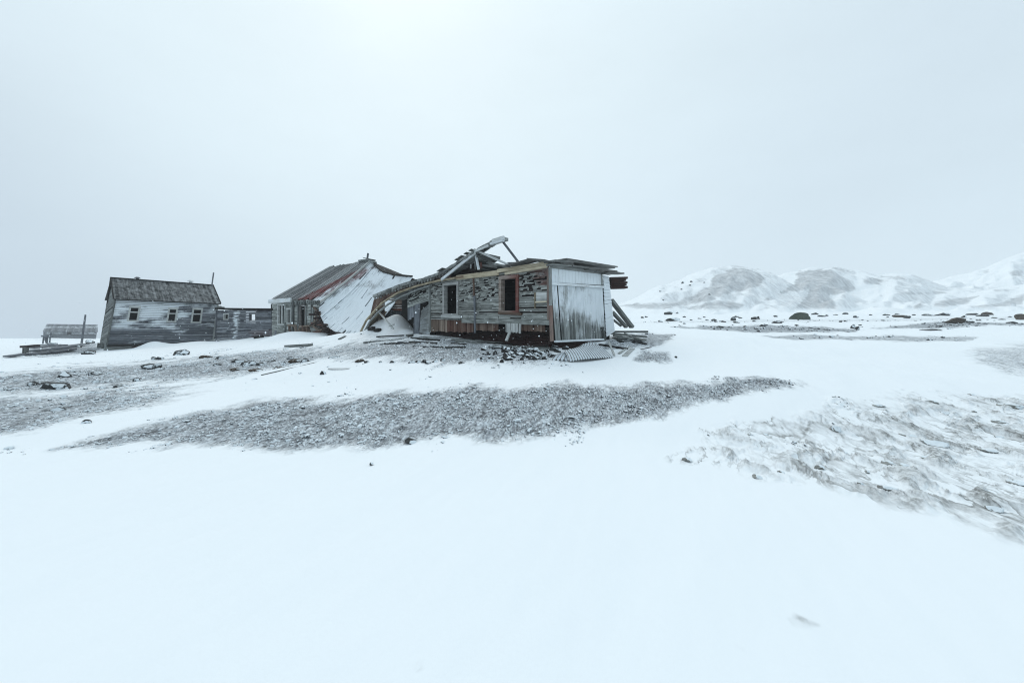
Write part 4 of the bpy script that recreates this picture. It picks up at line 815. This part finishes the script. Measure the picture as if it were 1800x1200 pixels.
# cross shaped stick in the porch
mb = MB(); mb.bar(A(659.5, 541, -.2), A(692, 578, .3), .07, .07, tone=.75, frost=.2); mb.bar(A(684, 573, .25), A(693, 570, .28), .06, .05, tone=.5); mb.bar(A(687, 571, .25), A(688, 577, .25), .06, .05, tone=.3)
tag(mb.build('leaning_stick', M['pale'], None, A(692, 578, .3)), 'thin pale pole leaning across the open porch with a small crosspiece', 'pole')
for (x, y, w, lb) in ((653, 578, .30, 'dark timber end in the porch drift left of the post'), (663.5, 581, .34, 'larger dark timber end at the foot of the porch post')):
    mb = MB(); mb.bar(A(x-4, y+1, .2), A(x+4, y-1.5, .25), .2, .18, tone=.3, frost=.1); tag(mb.build('timber_end', M['dark'], None, A(x, y, .2)), lb, 'timber', 'dark timber ends in the porch drift')
# corrugated sheets
M['darktin'] = metal('dark_corrugated_tin', (.15, .155, .155), (.32, .33, .33))
def sheet_tin(cs, waves, amp, label, frost=.12):
    f = bil(cs); n = (cs[1]-cs[0]).cross(cs[3]-cs[0]).normalized(); n = n if n.z > 0 else -n; mb = MB(); N = waves*6
    bend = random.uniform(.02, .05)
    def g(u, v): return f(u, v)+n*(amp*math.sin(u*waves*6.2832)+bend*math.sin(v*3.1)+.03*math.sin(u*4))
    for k in range(N):                            # pale and dark stripes paint in the shade and dirt along the ribs
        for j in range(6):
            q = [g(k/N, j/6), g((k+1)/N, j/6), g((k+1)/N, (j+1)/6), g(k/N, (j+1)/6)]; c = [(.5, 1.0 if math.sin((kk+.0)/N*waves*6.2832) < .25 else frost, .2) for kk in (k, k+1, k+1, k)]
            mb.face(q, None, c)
    mb.grid(lambda u, v: g(1-u, v)-n*.008, N, 6, rust=.4)
    o = mb.build('corrugated_sheet', M['darktin'], None, f(.5, .5), smooth=False); return tag(o, label, 'metal sheet', 'corrugated sheets below the end wall')
def gl(px, py, l): return G(px, py)+Vector((0, 0, l))
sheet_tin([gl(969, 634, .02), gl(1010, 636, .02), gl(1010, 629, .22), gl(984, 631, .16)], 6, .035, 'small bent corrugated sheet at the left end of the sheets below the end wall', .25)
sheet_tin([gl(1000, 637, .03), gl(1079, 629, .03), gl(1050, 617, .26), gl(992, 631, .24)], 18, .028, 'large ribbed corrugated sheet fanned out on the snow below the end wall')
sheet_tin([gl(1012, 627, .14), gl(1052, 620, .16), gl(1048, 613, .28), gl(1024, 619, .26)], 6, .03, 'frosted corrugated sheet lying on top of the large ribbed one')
# small things near the annex and on the bank
mb = MB(); c = G(455, 600, 20)
for p, q, w in ((P(448, 601, 26.6), P(449, 592.5, 26.6), .14), (P(460, 599, 26.6), P(461, 591, 26.6), .14), (P(447, 593.5, 26.6), P(462, 590.5, 26.6), .16)): mb.bar(p, q, w, w, NX, tone=.3, frost=.1)
tag(mb.build('broken_frame', M['dark'], None, c), 'small dark wooden frame standing in the drift at the foot of the annex', 'frame')
mb = MB(); mb.bar(P(484, 592, 25.2), P(484.5, 581, 25.2), .10, .06, tone=.5); tag(mb.build('stake', M['slate'], None, P(484, 592, 25.2)), 'short grey stake sticking out of the drift by the hall window', 'stake')

# trestle, pole, heap and collapsed stand on the far left
tc = P(82, 606, 40)
tr = thing('wooden_trestle', tuple(tc), 'small open wooden trestle standing on snow before the distant shed', 'trestle')
mb = MB(); mb.bar(P(75, 590.5, 40), P(90.5, 591, 40), .3, .16, tone=.5, frost=.2); mb.build('top_beam', M['slate'], tr)
for x0, x1 in ((77, 75), (80.5, 82), (84, 82), (88.5, 86.5)):
    mb = MB(); mb.bar(P(x0, 591, 40), P(x1, 606, 40), .12, .12, NL, tone=.45, frost=.15); mb.build('leg', M['slate'], tr)
mb = MB(); mb.bar(P(86.5, 606, 40.2), P(89.5, 585, 40.2), .12, .12, NL, tone=.4, frost=.1); mb.build('post', M['slate'], tr)
mb = MB(); mb.bar(P(77, 592, 40), P(82, 605, 40), .08, .08, NL, tone=.5); mb.build('brace', M['slate'], tr)
mb = MB(); mb.tube([P(143.5, 603, 38), P(147, 577, 38), P(150.3, 553, 38)], [.085, .08, .065], tone=.35); tag(mb.build('wooden_pole', M['slate'], None, P(143.5, 603, 38)), 'tall leaning dark pole left of the clapboard house', 'pole')
st = thing('collapsed_stand', tuple(gp(60, 622, 0)), 'low collapsed wooden platform with snowy planks at the left edge', 'platform')
for x0, y0, x1, y1, w, h, tn in ((40, 610, 96, 607, .8, .06, .5), (52, 613, 112, 608, .6, .07, .3), (58, 619, 128, 612, .5, .08, .45), (48, 626, 92, 621, .4, .08, .35), (88, 622, 126, 616, .5, .08, .25), (100, 613, 150, 606.5, .5, .06, .4), (12, 629, 44, 625.5, .3, .07, .35)):
    mb = MB(); mb.bar(gp(x0, y0, .08), gp(x1, y1, .10), w, h, tone=tn, frost=.25); mb.build('plank', M['slate'], st)
for x, y in ((42.5, 622), (47, 619)):
    mb = MB(); mb.bar(gp(x, y, -.05), P(x+.6, y-12, G(x, y).y), .16, .16, NL, tone=.25, frost=.1); mb.build('post', M['grey'], st)
mb = MB(); mb.bar(P(40, 609.5, G(42, 622).y), P(66, 607, G(42, 622).y+1.5), .25, .12, tone=.3, frost=.2, rust=.15); mb.build('beam', M['dark'], st)

# ------------------------------------------------------------------ rocks
import bmesh
def rock_mesh(seed, mat, sub=3, flat=.72, name='rock'):
    bm = bmesh.new(); bmesh.ops.create_icosphere(bm, subdivisions=sub, radius=.5); r = random.Random(seed); pl = [(Vector((r.gauss(0, 1), r.gauss(0, 1), r.gauss(0, .8))).normalized(), r.uniform(.24, .42)) for _ in range(12)]
    from mathutils import noise as mn
    for v in bm.verts:
        for n, d in pl:
            k = v.co.dot(n)
            if k > d: v.co -= n*(k-d)
        v.co += v.co.normalized()*(mn.noise(v.co*3.1+Vector((seed*7.1, 0, 0)))*.05+mn.noise(v.co*8+Vector((0, seed*3.3, 0)))*.03)
        v.co.z = v.co.z*flat+.5*flat*.55
    lo = [min(v.co[i] for v in bm.verts) for i in range(3)]; hi = [max(v.co[i] for v in bm.verts) for i in range(3)]
    for v in bm.verts: v.co = Vector(((v.co.x-(lo[0]+hi[0])/2)/(hi[0]-lo[0]), (v.co.y-(lo[1]+hi[1])/2)/(hi[1]-lo[1]), (v.co.z-lo[2])/(hi[2]-lo[2])*.80-.18))
    me = bpy.data.meshes.new(name); bm.to_mesh(me); bm.free(); me.materials.append(mat); return me
M['rubble'] = rock_mat('dark_rubble', (.008, .008, .009), (.06, .062, .062), .66)
RM = {k: [rock_mesh(i*5+j*31, M[k], 3) for i in range(6)] for j, k in enumerate(('rock', 'rockfar', 'mossrock', 'brownrock', 'rubble'))}
def rock(px, py, w, h, mat, label, cat='rock', group=None, name='rock', ymin=1.2, sink=.1, loc=None):
    p = loc or G(px, py, ymin); me = random.choice(RM[mat]); o = bpy.data.objects.new(name, me); COL.objects.link(o)
    s = w*p.y/F; o.location = p-Vector((0, 0, sink*h*p.y/F)); o.scale = (s*1.12, s*random.uniform(.8, 1.1), h*p.y/F/.62); o.rotation_euler = (0, 0, random.choice([0, 3.14159])+random.uniform(-.4, .4))
    return tag(o, label, cat, group)
big = [(1408, 561.5, 27, 14, 'mossrock', 'large rounded dark green boulder standing out on the snow plain below the hills'), (1678, 568, 25, 11, 'brownrock', 'big blunt dark brown boulder at the right on the snow crest'), (1580, 557.5, 23, 5, 'brownrock', 'long flat rusty brown boulder right of the hill foot'), (1182, 564, 21, 6, 'rockfar', 'long low dark boulder on the plain just right of the ruined house'), (1798, 562, 20, 12, 'brownrock', 'brown boulder cut off by the right edge of the photo'), (1366, 568, 17, 5, 'rockfar', 'low dark slab shaped rock left of the green boulder'), (1660, 555, 17, 6, 'rockfar', 'dark rounded boulder behind the big brown boulder'), (1735, 553.5, 15, 6, 'brownrock', 'brown topped boulder between the big brown boulder and the right edge'),
 (1500, 577, 8, 8, 'rock', 'dark upright stump of rock on the snow crest right of the green boulder'), (1507, 580, 7, 7, 'rock', 'snow capped rock leaning beside the dark upright stump of rock'), (1637, 581, 26, 3, 'rockfar', 'thin flat dark stone strip lying on the snow crest'), (1175, 553, 13, 6, 'rockfar', 'rounded grey rock farthest back right of the ruined house')]
for b in big: rock(b[0], b[1], b[2], b[3], b[4], b[5], 'boulder', None, 'boulder', 22)
groups = {
 'dark rock on the plain left of the green boulder': [(1161, 566, 9, 4), (1129, 559, 5, 3), (1136, 558, 5, 3), (1203, 558, 5, 3), (1203, 569.5, 5, 3), (1191, 551, 6, 3), (1193, 562, 6, 3), (1215, 563, 5, 2), (1230, 560.5, 6, 2), (1238, 558, 5, 2), (1243, 563, 6, 2), (1255, 564, 9, 4), (1266, 565, 5, 2), (1272, 566, 8, 3), (1289, 563, 9, 7), (1294, 557.5, 8, 3), (1301, 559, 6, 2), (1294, 567.5, 10, 3), (1326, 562, 9, 6), (1333, 561, 9, 6), (1326, 565.5, 7, 3), (1363, 557, 6, 3), (1345, 572, 8, 3), (1340, 573.5, 9, 4), (1400, 572, 7, 2), (1310, 574, 7, 2), (1266, 576, 12, 4)],
 'dark rock on the plain right of the green boulder': [(1433, 553, 11, 4), (1444, 556.5, 11, 3), (1453, 555.5, 5, 3), (1469, 554, 7, 2), (1486, 552.5, 9, 4), (1503, 558, 9, 4), (1530, 554, 5, 2), (1558, 554.5, 11, 3), (1561, 558, 6, 2), (1576, 552.5, 8, 2), (1595, 559.5, 11, 5), (1606, 554, 5, 2), (1630, 555, 15, 4), (1648, 555, 11, 3), (1695, 558, 8, 4), (1701, 567, 17, 4), (1709, 554, 14, 4), (1727, 556, 14, 4), (1748, 559, 7, 2), (1761, 562, 8, 2), (1775, 557.5, 7, 2), (1779, 568.5, 13, 4), (1720, 563.5, 7, 2), (1783, 547, 6, 2), (1478, 566, 5, 3), (1486, 565.5, 5, 3), (1552, 564, 6, 2), (1653, 574.5, 6, 3), (1512, 572, 5, 2)],
 'small rock on the white face of the left hill': [(1200, 498, 4.5, 4), (1215, 496, 4, 3), (1161, 512.5, 4, 3), (1198, 509, 3, 2), (1213, 502, 3.5, 2), (1238, 497, 3, 2), (1166, 528, 3, 2), (1247, 518, 4, 2)],
}
def hill_pt(px, py):
    t = (px-900)/F; Y = np.linspace(66, 300, 1500); z = hills_z(t*Y, Y); k = np.nonzero(z >= EYE+(HZ-py)/F*Y)[0]
    Yk = float(Y[k[0]]) if len(k) else 148.0; return Vector((t*Yk, Yk, float(hills_z(np.array([t*Yk]), np.array([Yk]))[0])))
for lb, L in groups.items():
    L.sort()
    for i, (x, y, w, h) in enumerate(L):
        rock(x, y, w, h, 'rockfar', lb+', '+ordn(i, len(L)), 'rock', 'dark rocks strewn below and on the hills', 'rock', 22, loc=hill_pt(x, y) if 'hill' in lb and 'face' in lb else None)
left = [(113, 662, 18, 13, 'tallest dark rock of the left gravel bank with snow packed on its right side'), (99, 684, 38, 16, 'long wedge shaped rock with a dark upper edge and snowy front on the left bank'), (62, 677, 17, 9, 'low snowy rock left of the long wedge shaped rock'), (85, 677, 22, 7, 'flat dark rock behind the long wedge shaped rock'), (168, 658, 17, 6, 'flat rock with a white top high on the left gravel bank'), (168, 673, 10, 7, 'small pointed dark rock in the middle of the left bank'), (190, 673, 13, 6, 'snow dusted rock right of the small pointed rock on the left bank'), (163, 692, 13, 6, 'rock buried to its dark rim in snow under the left bank'), (103, 720, 20, 7, 'rock with snowy top in the lower left gravel patch'), (152, 745, 15, 9, 'dark rock alone in the snow between the two lower left gravel patches'), (240, 671, 10, 9, 'small dark upright rock at the right end of the left rock row'), (215, 681, 22, 7, 'grey rock ridge sticking from the snow edge of the left bank'), (182, 683, 10, 4, 'tiny rock rim left of the grey rock ridge'), (252, 667, 10, 5, 'small rock right of the small dark upright rock on the left bank'), (265, 646, 26, 9, 'wide dark snowy rock below the leaning clapboard house'), (318, 623, 24, 11, 'angular rock with dark left face on the snow before the clapboard house'), (270, 631, 7, 5, 'small dark rock left of the flat stone before the clapboard house'), (281, 631, 12, 5, 'flat stone on the snow before the clapboard house'), (10, 683, 8, 4, 'small rock near the left edge of the photo'), (568, 657.5, 10, 7, 'round dark rock alone on the open snow below the gravel bank'), (448, 667, 8, 3, 'tiny dark rock on the snow below the long thin pole'), (137, 611, 9, 6, 'small dark pointed rock at the foot of the tall pole'), (91.5, 606.5, 13, 6, 'dark low rock right of the wooden trestle'), (107, 608, 12, 4, 'flat dark rock between trestle and tall pole'), (157, 603.5, 15, 8, 'round dark boulder right of the tall leaning pole'), (158, 622, 22, 8, 'dark snowy rock just left of the clapboard house plinth'),
 (653, 816, 6, 4, 'tiny dark pebble on the open foreground snow below the gravel'), (215, 748, 6, 2, 'small flat pebble on the snow strip left of the big gravel patch'), (723, 778, 22, 9, 'jagged dark stone at the lower edge of the big gravel patch'), (1188, 628, 5, 3, 'small dark stone on the snow right of the plank heap')]
for x, y, w, h, lb in left:
    ym = 1.2 if y > 612 else 24
    rock(x, y, w, h, 'rock', lb, 'rock', 'snow plastered rocks on the left banks' if y > 625 and x < 600 else None, 'rock', ym, .16)
dk = [(302+random.uniform(0, 10)+k*17+random.uniform(-5, 5), 0) for k in range(15)]
bank = [(365, 628, 22, 6), (390, 629, 20, 5), (384, 641, 16, 5), (420, 636, 24, 7), (436, 641, 26, 10), (414, 650, 14, 6), (459, 641, 16, 6), (478, 634, 14, 6), (499, 640, 9, 9), (520, 635, 22, 7), (538, 635, 18, 8), (510, 630, 12, 5), (590, 628, 20, 5), (632, 634, 14, 5), (645, 636, 10, 4), (669, 637, 6, 4), (490, 647, 18, 5), (450, 651, 20, 5)]
bank.sort()
for i, (x, y, w, h) in enumerate(bank): rock(x, y+1, w, h, 'rock' if i % 3 else 'brownrock', 'dark rock on the bank below the collapsed hall, '+ordn(i, len(bank)), 'rock', 'rocks along the bank below the hall', 'rock', 8, .2)
rub = [(x, y) for x, y in ((869, 613), (871, 622), (878, 628), (886, 615), (889, 625), (893, 632), (898, 620), (903, 628), (908, 616), (912, 624), (917, 632), (920, 620), (926, 627), (931, 616), (935, 623), (938, 631), (944, 620), (948, 628), (953, 624), (957, 631), (961, 620), (966, 626), (858, 623), (864, 630), (851, 615), (882, 636), (975, 612), (986, 609), (994, 613), (1002, 608), (964, 610), (980, 618))]+[(random.uniform(855, 985), random.uniform(611, 633)) for _ in range(34)]
rub.sort()
for i, (x, y) in enumerate(rub): rock(x, y+1, random.uniform(7, 16), random.uniform(4, 8.5), 'rubble', 'dark block in the rubble under the house corner, '+ordn(i, len(rub)), 'rubble block', 'rubble under the house corner', 'rubble_block', 8, .15)
row = [(725, 638), (735, 637), (746, 637), (752, 638), (765, 636), (778, 634), (841, 634), (847, 632), (690, 637), (812, 638)]
row.sort()
for i, (x, y) in enumerate(row): rock(x, y, random.uniform(7, 13), random.uniform(3, 7), 'rock', 'small stone along the snow edge below the skirting, '+ordn(i, len(row)), 'stone', 'stones along the snow edge', 'stone', 8, .2)
ice_r = [(1207, 808, 26, 8), (1283, 806, 12, 7), (1330, 838, 24, 8), (1372, 832, 22, 10), (1302, 775, 12, 5), (1345, 764, 14, 5), (1320, 766, 16, 7), (1468, 756, 20, 13), (1636, 708, 30, 9), (1706, 694, 18, 5), (1473, 712, 24, 6), (1545, 714, 24, 7), (1640, 781, 44, 12), (1648, 807, 50, 6), (1560, 815, 34, 9), (1590, 822, 24, 12), (1524, 829, 12, 5), (1485, 797, 16, 6), (1440, 822, 26, 9), (1660, 727, 18, 6), (1775, 715, 40, 9), (1755, 742, 34, 7), (1755, 768, 16, 5), (1712, 724, 12, 5), (1600, 766, 40, 7), (1512, 850, 12, 5), (1740, 792, 44, 7), (1790, 850, 40, 9), (1560, 858, 40, 9), (1745, 895, 36, 10)]
ice_r.sort()
M['grit'] = rock_mat('frosted_grit_lump', (.14, .14, .13), (.40, .41, .39), .28)
RM['grit'] = [rock_mesh(300+i*7, M['grit'], 3, .6) for i in range(6)]
for i, (x, y, w, h) in enumerate(ice_r):
    o = rock(x, y+1, w*.62, h*.85, 'grit', 'frosted lump in the icy patch at the right, '+ordn(i, len(ice_r)), 'rock', 'frosted lumps in the right icy patch', 'gravel_lump', 2, .22); o.rotation_euler[2] = .25; o.scale[1] *= 1.25

# ------------------------------------------------------------------ gravel: many small dark stones in the bare patches
def scatter(n, y0, y1, x0, x1, smin, smax, name, label, seed, thr=.45):
    r = np.random.RandomState(seed); x = r.uniform(x0, x1, n); y = r.uniform(y0, y1, n); z, b, ice = full(x, y)
    u, v = wc(x, y); k = (b+fbm(u*1.6, v*.6, 4, 101)*.75 > thr+r.uniform(0, .75, n)); x, y, z = x[k], y[k], z[k]; m = len(x)
    bm = bmesh.new(); bmesh.ops.create_icosphere(bm, subdivisions=1, radius=.5); bm.verts.ensure_lookup_table()
    tv = np.array([v_.co[:] for v_ in bm.verts]); tf = np.array([[q.index for q in f.verts] for f in bm.faces]); bm.free()
    s = smin+(smax-smin)*r.power(.45, m)**2.0; V = tv[None]*(1+.45*(r.rand(m, len(tv), 1)-.5)); V = V*np.stack([s*r.uniform(.6, 1.0, m), s*r.uniform(.9, 2.2, m), s*r.uniform(.4, .8, m)], 1)[:, None]
    a = r.normal(-.3, .5, m); c, sn = np.cos(a)[:, None], np.sin(a)[:, None]; X = V[..., 0]*c-V[..., 1]*sn+x[:, None]; Y = V[..., 0]*sn+V[..., 1]*c+y[:, None]; Z = V[..., 2]+z[:, None]+(s*.12)[:, None]
    co = np.stack([X, Y, Z], -1).reshape(-1, 3); fc = (tf[None]+(np.arange(m)*len(tv))[:, None, None]).reshape(-1, 3)
    me = bpy.data.meshes.new(name); me.from_pydata(co.tolist(), [], fc.tolist()); me.materials.append(M['pebble']); o = bpy.data.objects.new(name, me); COL.objects.link(o)
    return tag(o, label, 'gravel', kind='stuff')
M['pebble'] = rock_mat('snow_dusted_gravel', (.02, .022, .025), (.13, .14, .15), .34)
scatter(60000, 5.4, 10.2, -9.5, 7.5, .008, .055, 'gravel', 'snow dusted dark gravel of the long patch in the middle', 5)
scatter(1300, 5.4, 9.5, -8.5, 6.5, .04, .11, 'gravel', 'larger snow dusted stones of the long gravel patch', 9, .55)
scatter(60000, 8.0, 22, -26, 2.5, .012, .10, 'gravel', 'snow dusted dark gravel on the bank below the houses', 6)
scatter(14000, 20, 46, 5, 55, .04, .26, 'gravel', 'dark gravel strips on the snow crest at the right', 8)

# ------------------------------------------------------------------ falling snow
r = np.random.RandomState(3); V = []; Fc = []
oct_ = np.array([(1, 0, 0), (-1, 0, 0), (0, 1, 0), (0, -1, 0), (0, 0, 1), (0, 0, -1)]); of = [(0, 2, 4), (2, 1, 4), (1, 3, 4), (3, 0, 4), (2, 0, 5), (1, 2, 5), (3, 1, 5), (0, 3, 5)]
for k in range(420):
    y = r.uniform(5, 18); x = r.uniform(-1.3, .3)*y; z = float(base_z(np.array([x]), np.array([y]))[0])+r.uniform(.1, 1.6+y*.07); s = r.uniform(.006, .014)
    V += (oct_*s*(1, 1, 1.3)+(x, y, z)).tolist(); Fc += [tuple(i+6*k for i in f) for f in of]
me = bpy.data.meshes.new('falling_snow'); me.from_pydata(V, [], Fc); me.materials.append(M['flake']); o = bpy.data.objects.new('falling_snow', me); COL.objects.link(o)
tag(o, 'sparse white snowflakes drifting through the air', 'snowflakes', kind='stuff')

# ------------------------------------------------------------------ haze of blowing snow
mb = MB(); a0, a1 = Vector((-1200, -70, -3)), Vector((1200, 480, 118))
c8 = [Vector((x, y, z)) for z in (a0.z, a1.z) for x, y in ((a0.x, a0.y), (a1.x, a0.y), (a1.x, a1.y), (a0.x, a1.y))]
for f in ((3, 2, 1, 0), (4, 5, 6, 7), (0, 1, 5, 4), (1, 2, 6, 5), (2, 3, 7, 6), (3, 0, 4, 7)): mb.face([c8[i] for i in f])
t = NT('blowing_snow_haze'); v = t.n('ShaderNodeVolumePrincipled', {'Color': (.93, .965, .99, 1), 'Density': HAZE, 'Anisotropy': 0.0}); t.n('ShaderNodeOutputMaterial', {'Volume': v.outputs[0]})
hz = mb.build('haze', t.m, weld=True); tag(hz, 'thin haze of blowing snow over the whole plain', 'haze', kind='stuff')

# ------------------------------------------------------------------ overcast sky, soft sun, camera
w = bpy.data.worlds.new('World'); sc.world = w; w.use_nodes = True; nt = w.node_tree; nt.nodes.clear()
def wn(typ, ins=None, **kw):
    nd = nt.nodes.new(typ)
    for k, v_ in kw.items(): setattr(nd, k, v_)
    for k, v_ in (ins or {}).items():
        if isinstance(v_, bpy.types.NodeSocket): nt.links.new(v_, nd.inputs[k])
        else: nd.inputs[k].default_value = v_
    return nd
SUN_EL, SUN_AZ = math.radians(48), math.radians(-17)
sky = wn('ShaderNodeTexSky', sky_type='NISHITA', sun_disc=False, sun_elevation=SUN_EL, sun_rotation=SUN_AZ, dust_density=4.0, air_density=1.0)
dirv = wn('ShaderNodeTexCoord').outputs['Generated']; sep = wn('ShaderNodeSeparateXYZ', {0: dirv})
def wm(op, a, b=0.0, clamp=False): return wn('ShaderNodeMath', {0: a, 1: b}, operation=op, use_clamp=clamp).outputs[0]
def wmix(f, a, b):
    m = wn('ShaderNodeMix', data_type='RGBA')
    for s_, v_ in ((m.inputs[0], f), (m.inputs[6], a), (m.inputs[7], b)):
        if isinstance(v_, bpy.types.NodeSocket): nt.links.new(v_, s_)
        else: s_.default_value = v_ if isinstance(v_, (int, float)) else (*v_, 1)
    return m.outputs[2]
sd = Vector((math.sin(SUN_AZ)*math.cos(SUN_EL), math.cos(SUN_AZ)*math.cos(SUN_EL), math.sin(SUN_EL)))
glow = wn('ShaderNodeVectorMath', {0: dirv, 1: tuple(sd)}, operation='DOT_PRODUCT').outputs['Value']
g1 = wn('ShaderNodeMapRange', {'Value': glow, 'From Min': .55, 'From Max': 1.05}, interpolation_type='SMOOTHSTEP').outputs[0]
left_ = wn('ShaderNodeMapRange', {'Value': wm('ADD', sep.outputs[0], wm('MULTIPLY', sep.outputs[2], 1.1)), 'From Min': -.95, 'From Max': .1}, interpolation_type='SMOOTHSTEP').outputs[0]
cl = wn('ShaderNodeTexNoise', {'Vector': wn('ShaderNodeMapping', {'Vector': dirv, 'Scale': (1.2, 1.2, 3.0)}).outputs[0], 'Scale': 2.0, 'Detail': 4.0, 'Roughness': .55}).outputs['Fac']
base = wmix(left_, SKY_DARK, SKY_MID); base = wmix(g1, base, SKY_GLOW)
cv = wm('ADD', wm('MULTIPLY', wm('SUBTRACT', cl, .5), .16), 1.0)
base = wn('ShaderNodeVectorMath', {0: base, 'Scale': wm('MULTIPLY', cv, 10.0)}, operation='SCALE').outputs[0]
fin = wmix(.95, sky.outputs[0], base)
bg = wn('ShaderNodeBackground', {'Color': fin, 'Strength': .1}); wn('ShaderNodeOutputWorld', {'Surface': bg.outputs[0]})
ld = bpy.data.lights.new('sun', 'SUN'); ld.energy = SUN_E; ld.angle = math.radians(25); ld.color = (1.0, .97, .93); so = bpy.data.objects.new('sun', ld); COL.objects.link(so)
so.rotation_euler = (-sd).to_track_quat('-Z', 'Y').to_euler(); so.location = (0, 0, 30)
cd = bpy.data.cameras.new('camera'); cd.sensor_width = 36; cd.lens = F/1800*36; cd.clip_end = 3000; cd.clip_start = .05; cd.shift_y = (HZ-600)/1800
co_ = bpy.data.objects.new('camera', cd); COL.objects.link(co_); co_.location = (0, 0, EYE); co_.rotation_euler = (math.pi/2, 0, 0); sc.camera = co_
sc.view_settings.view_transform = 'Standard'; sc.view_settings.look = 'None'; sc.view_settings.exposure = EXPO; sc.view_settings.gamma = 1
sc.render.engine = 'CYCLES'; sc.cycles.max_bounces = 6; sc.cycles.diffuse_bounces = 3; sc.cycles.volume_bounces = 2; sc.cycles.use_denoising = True; sc.cycles.filter_width = 1.1
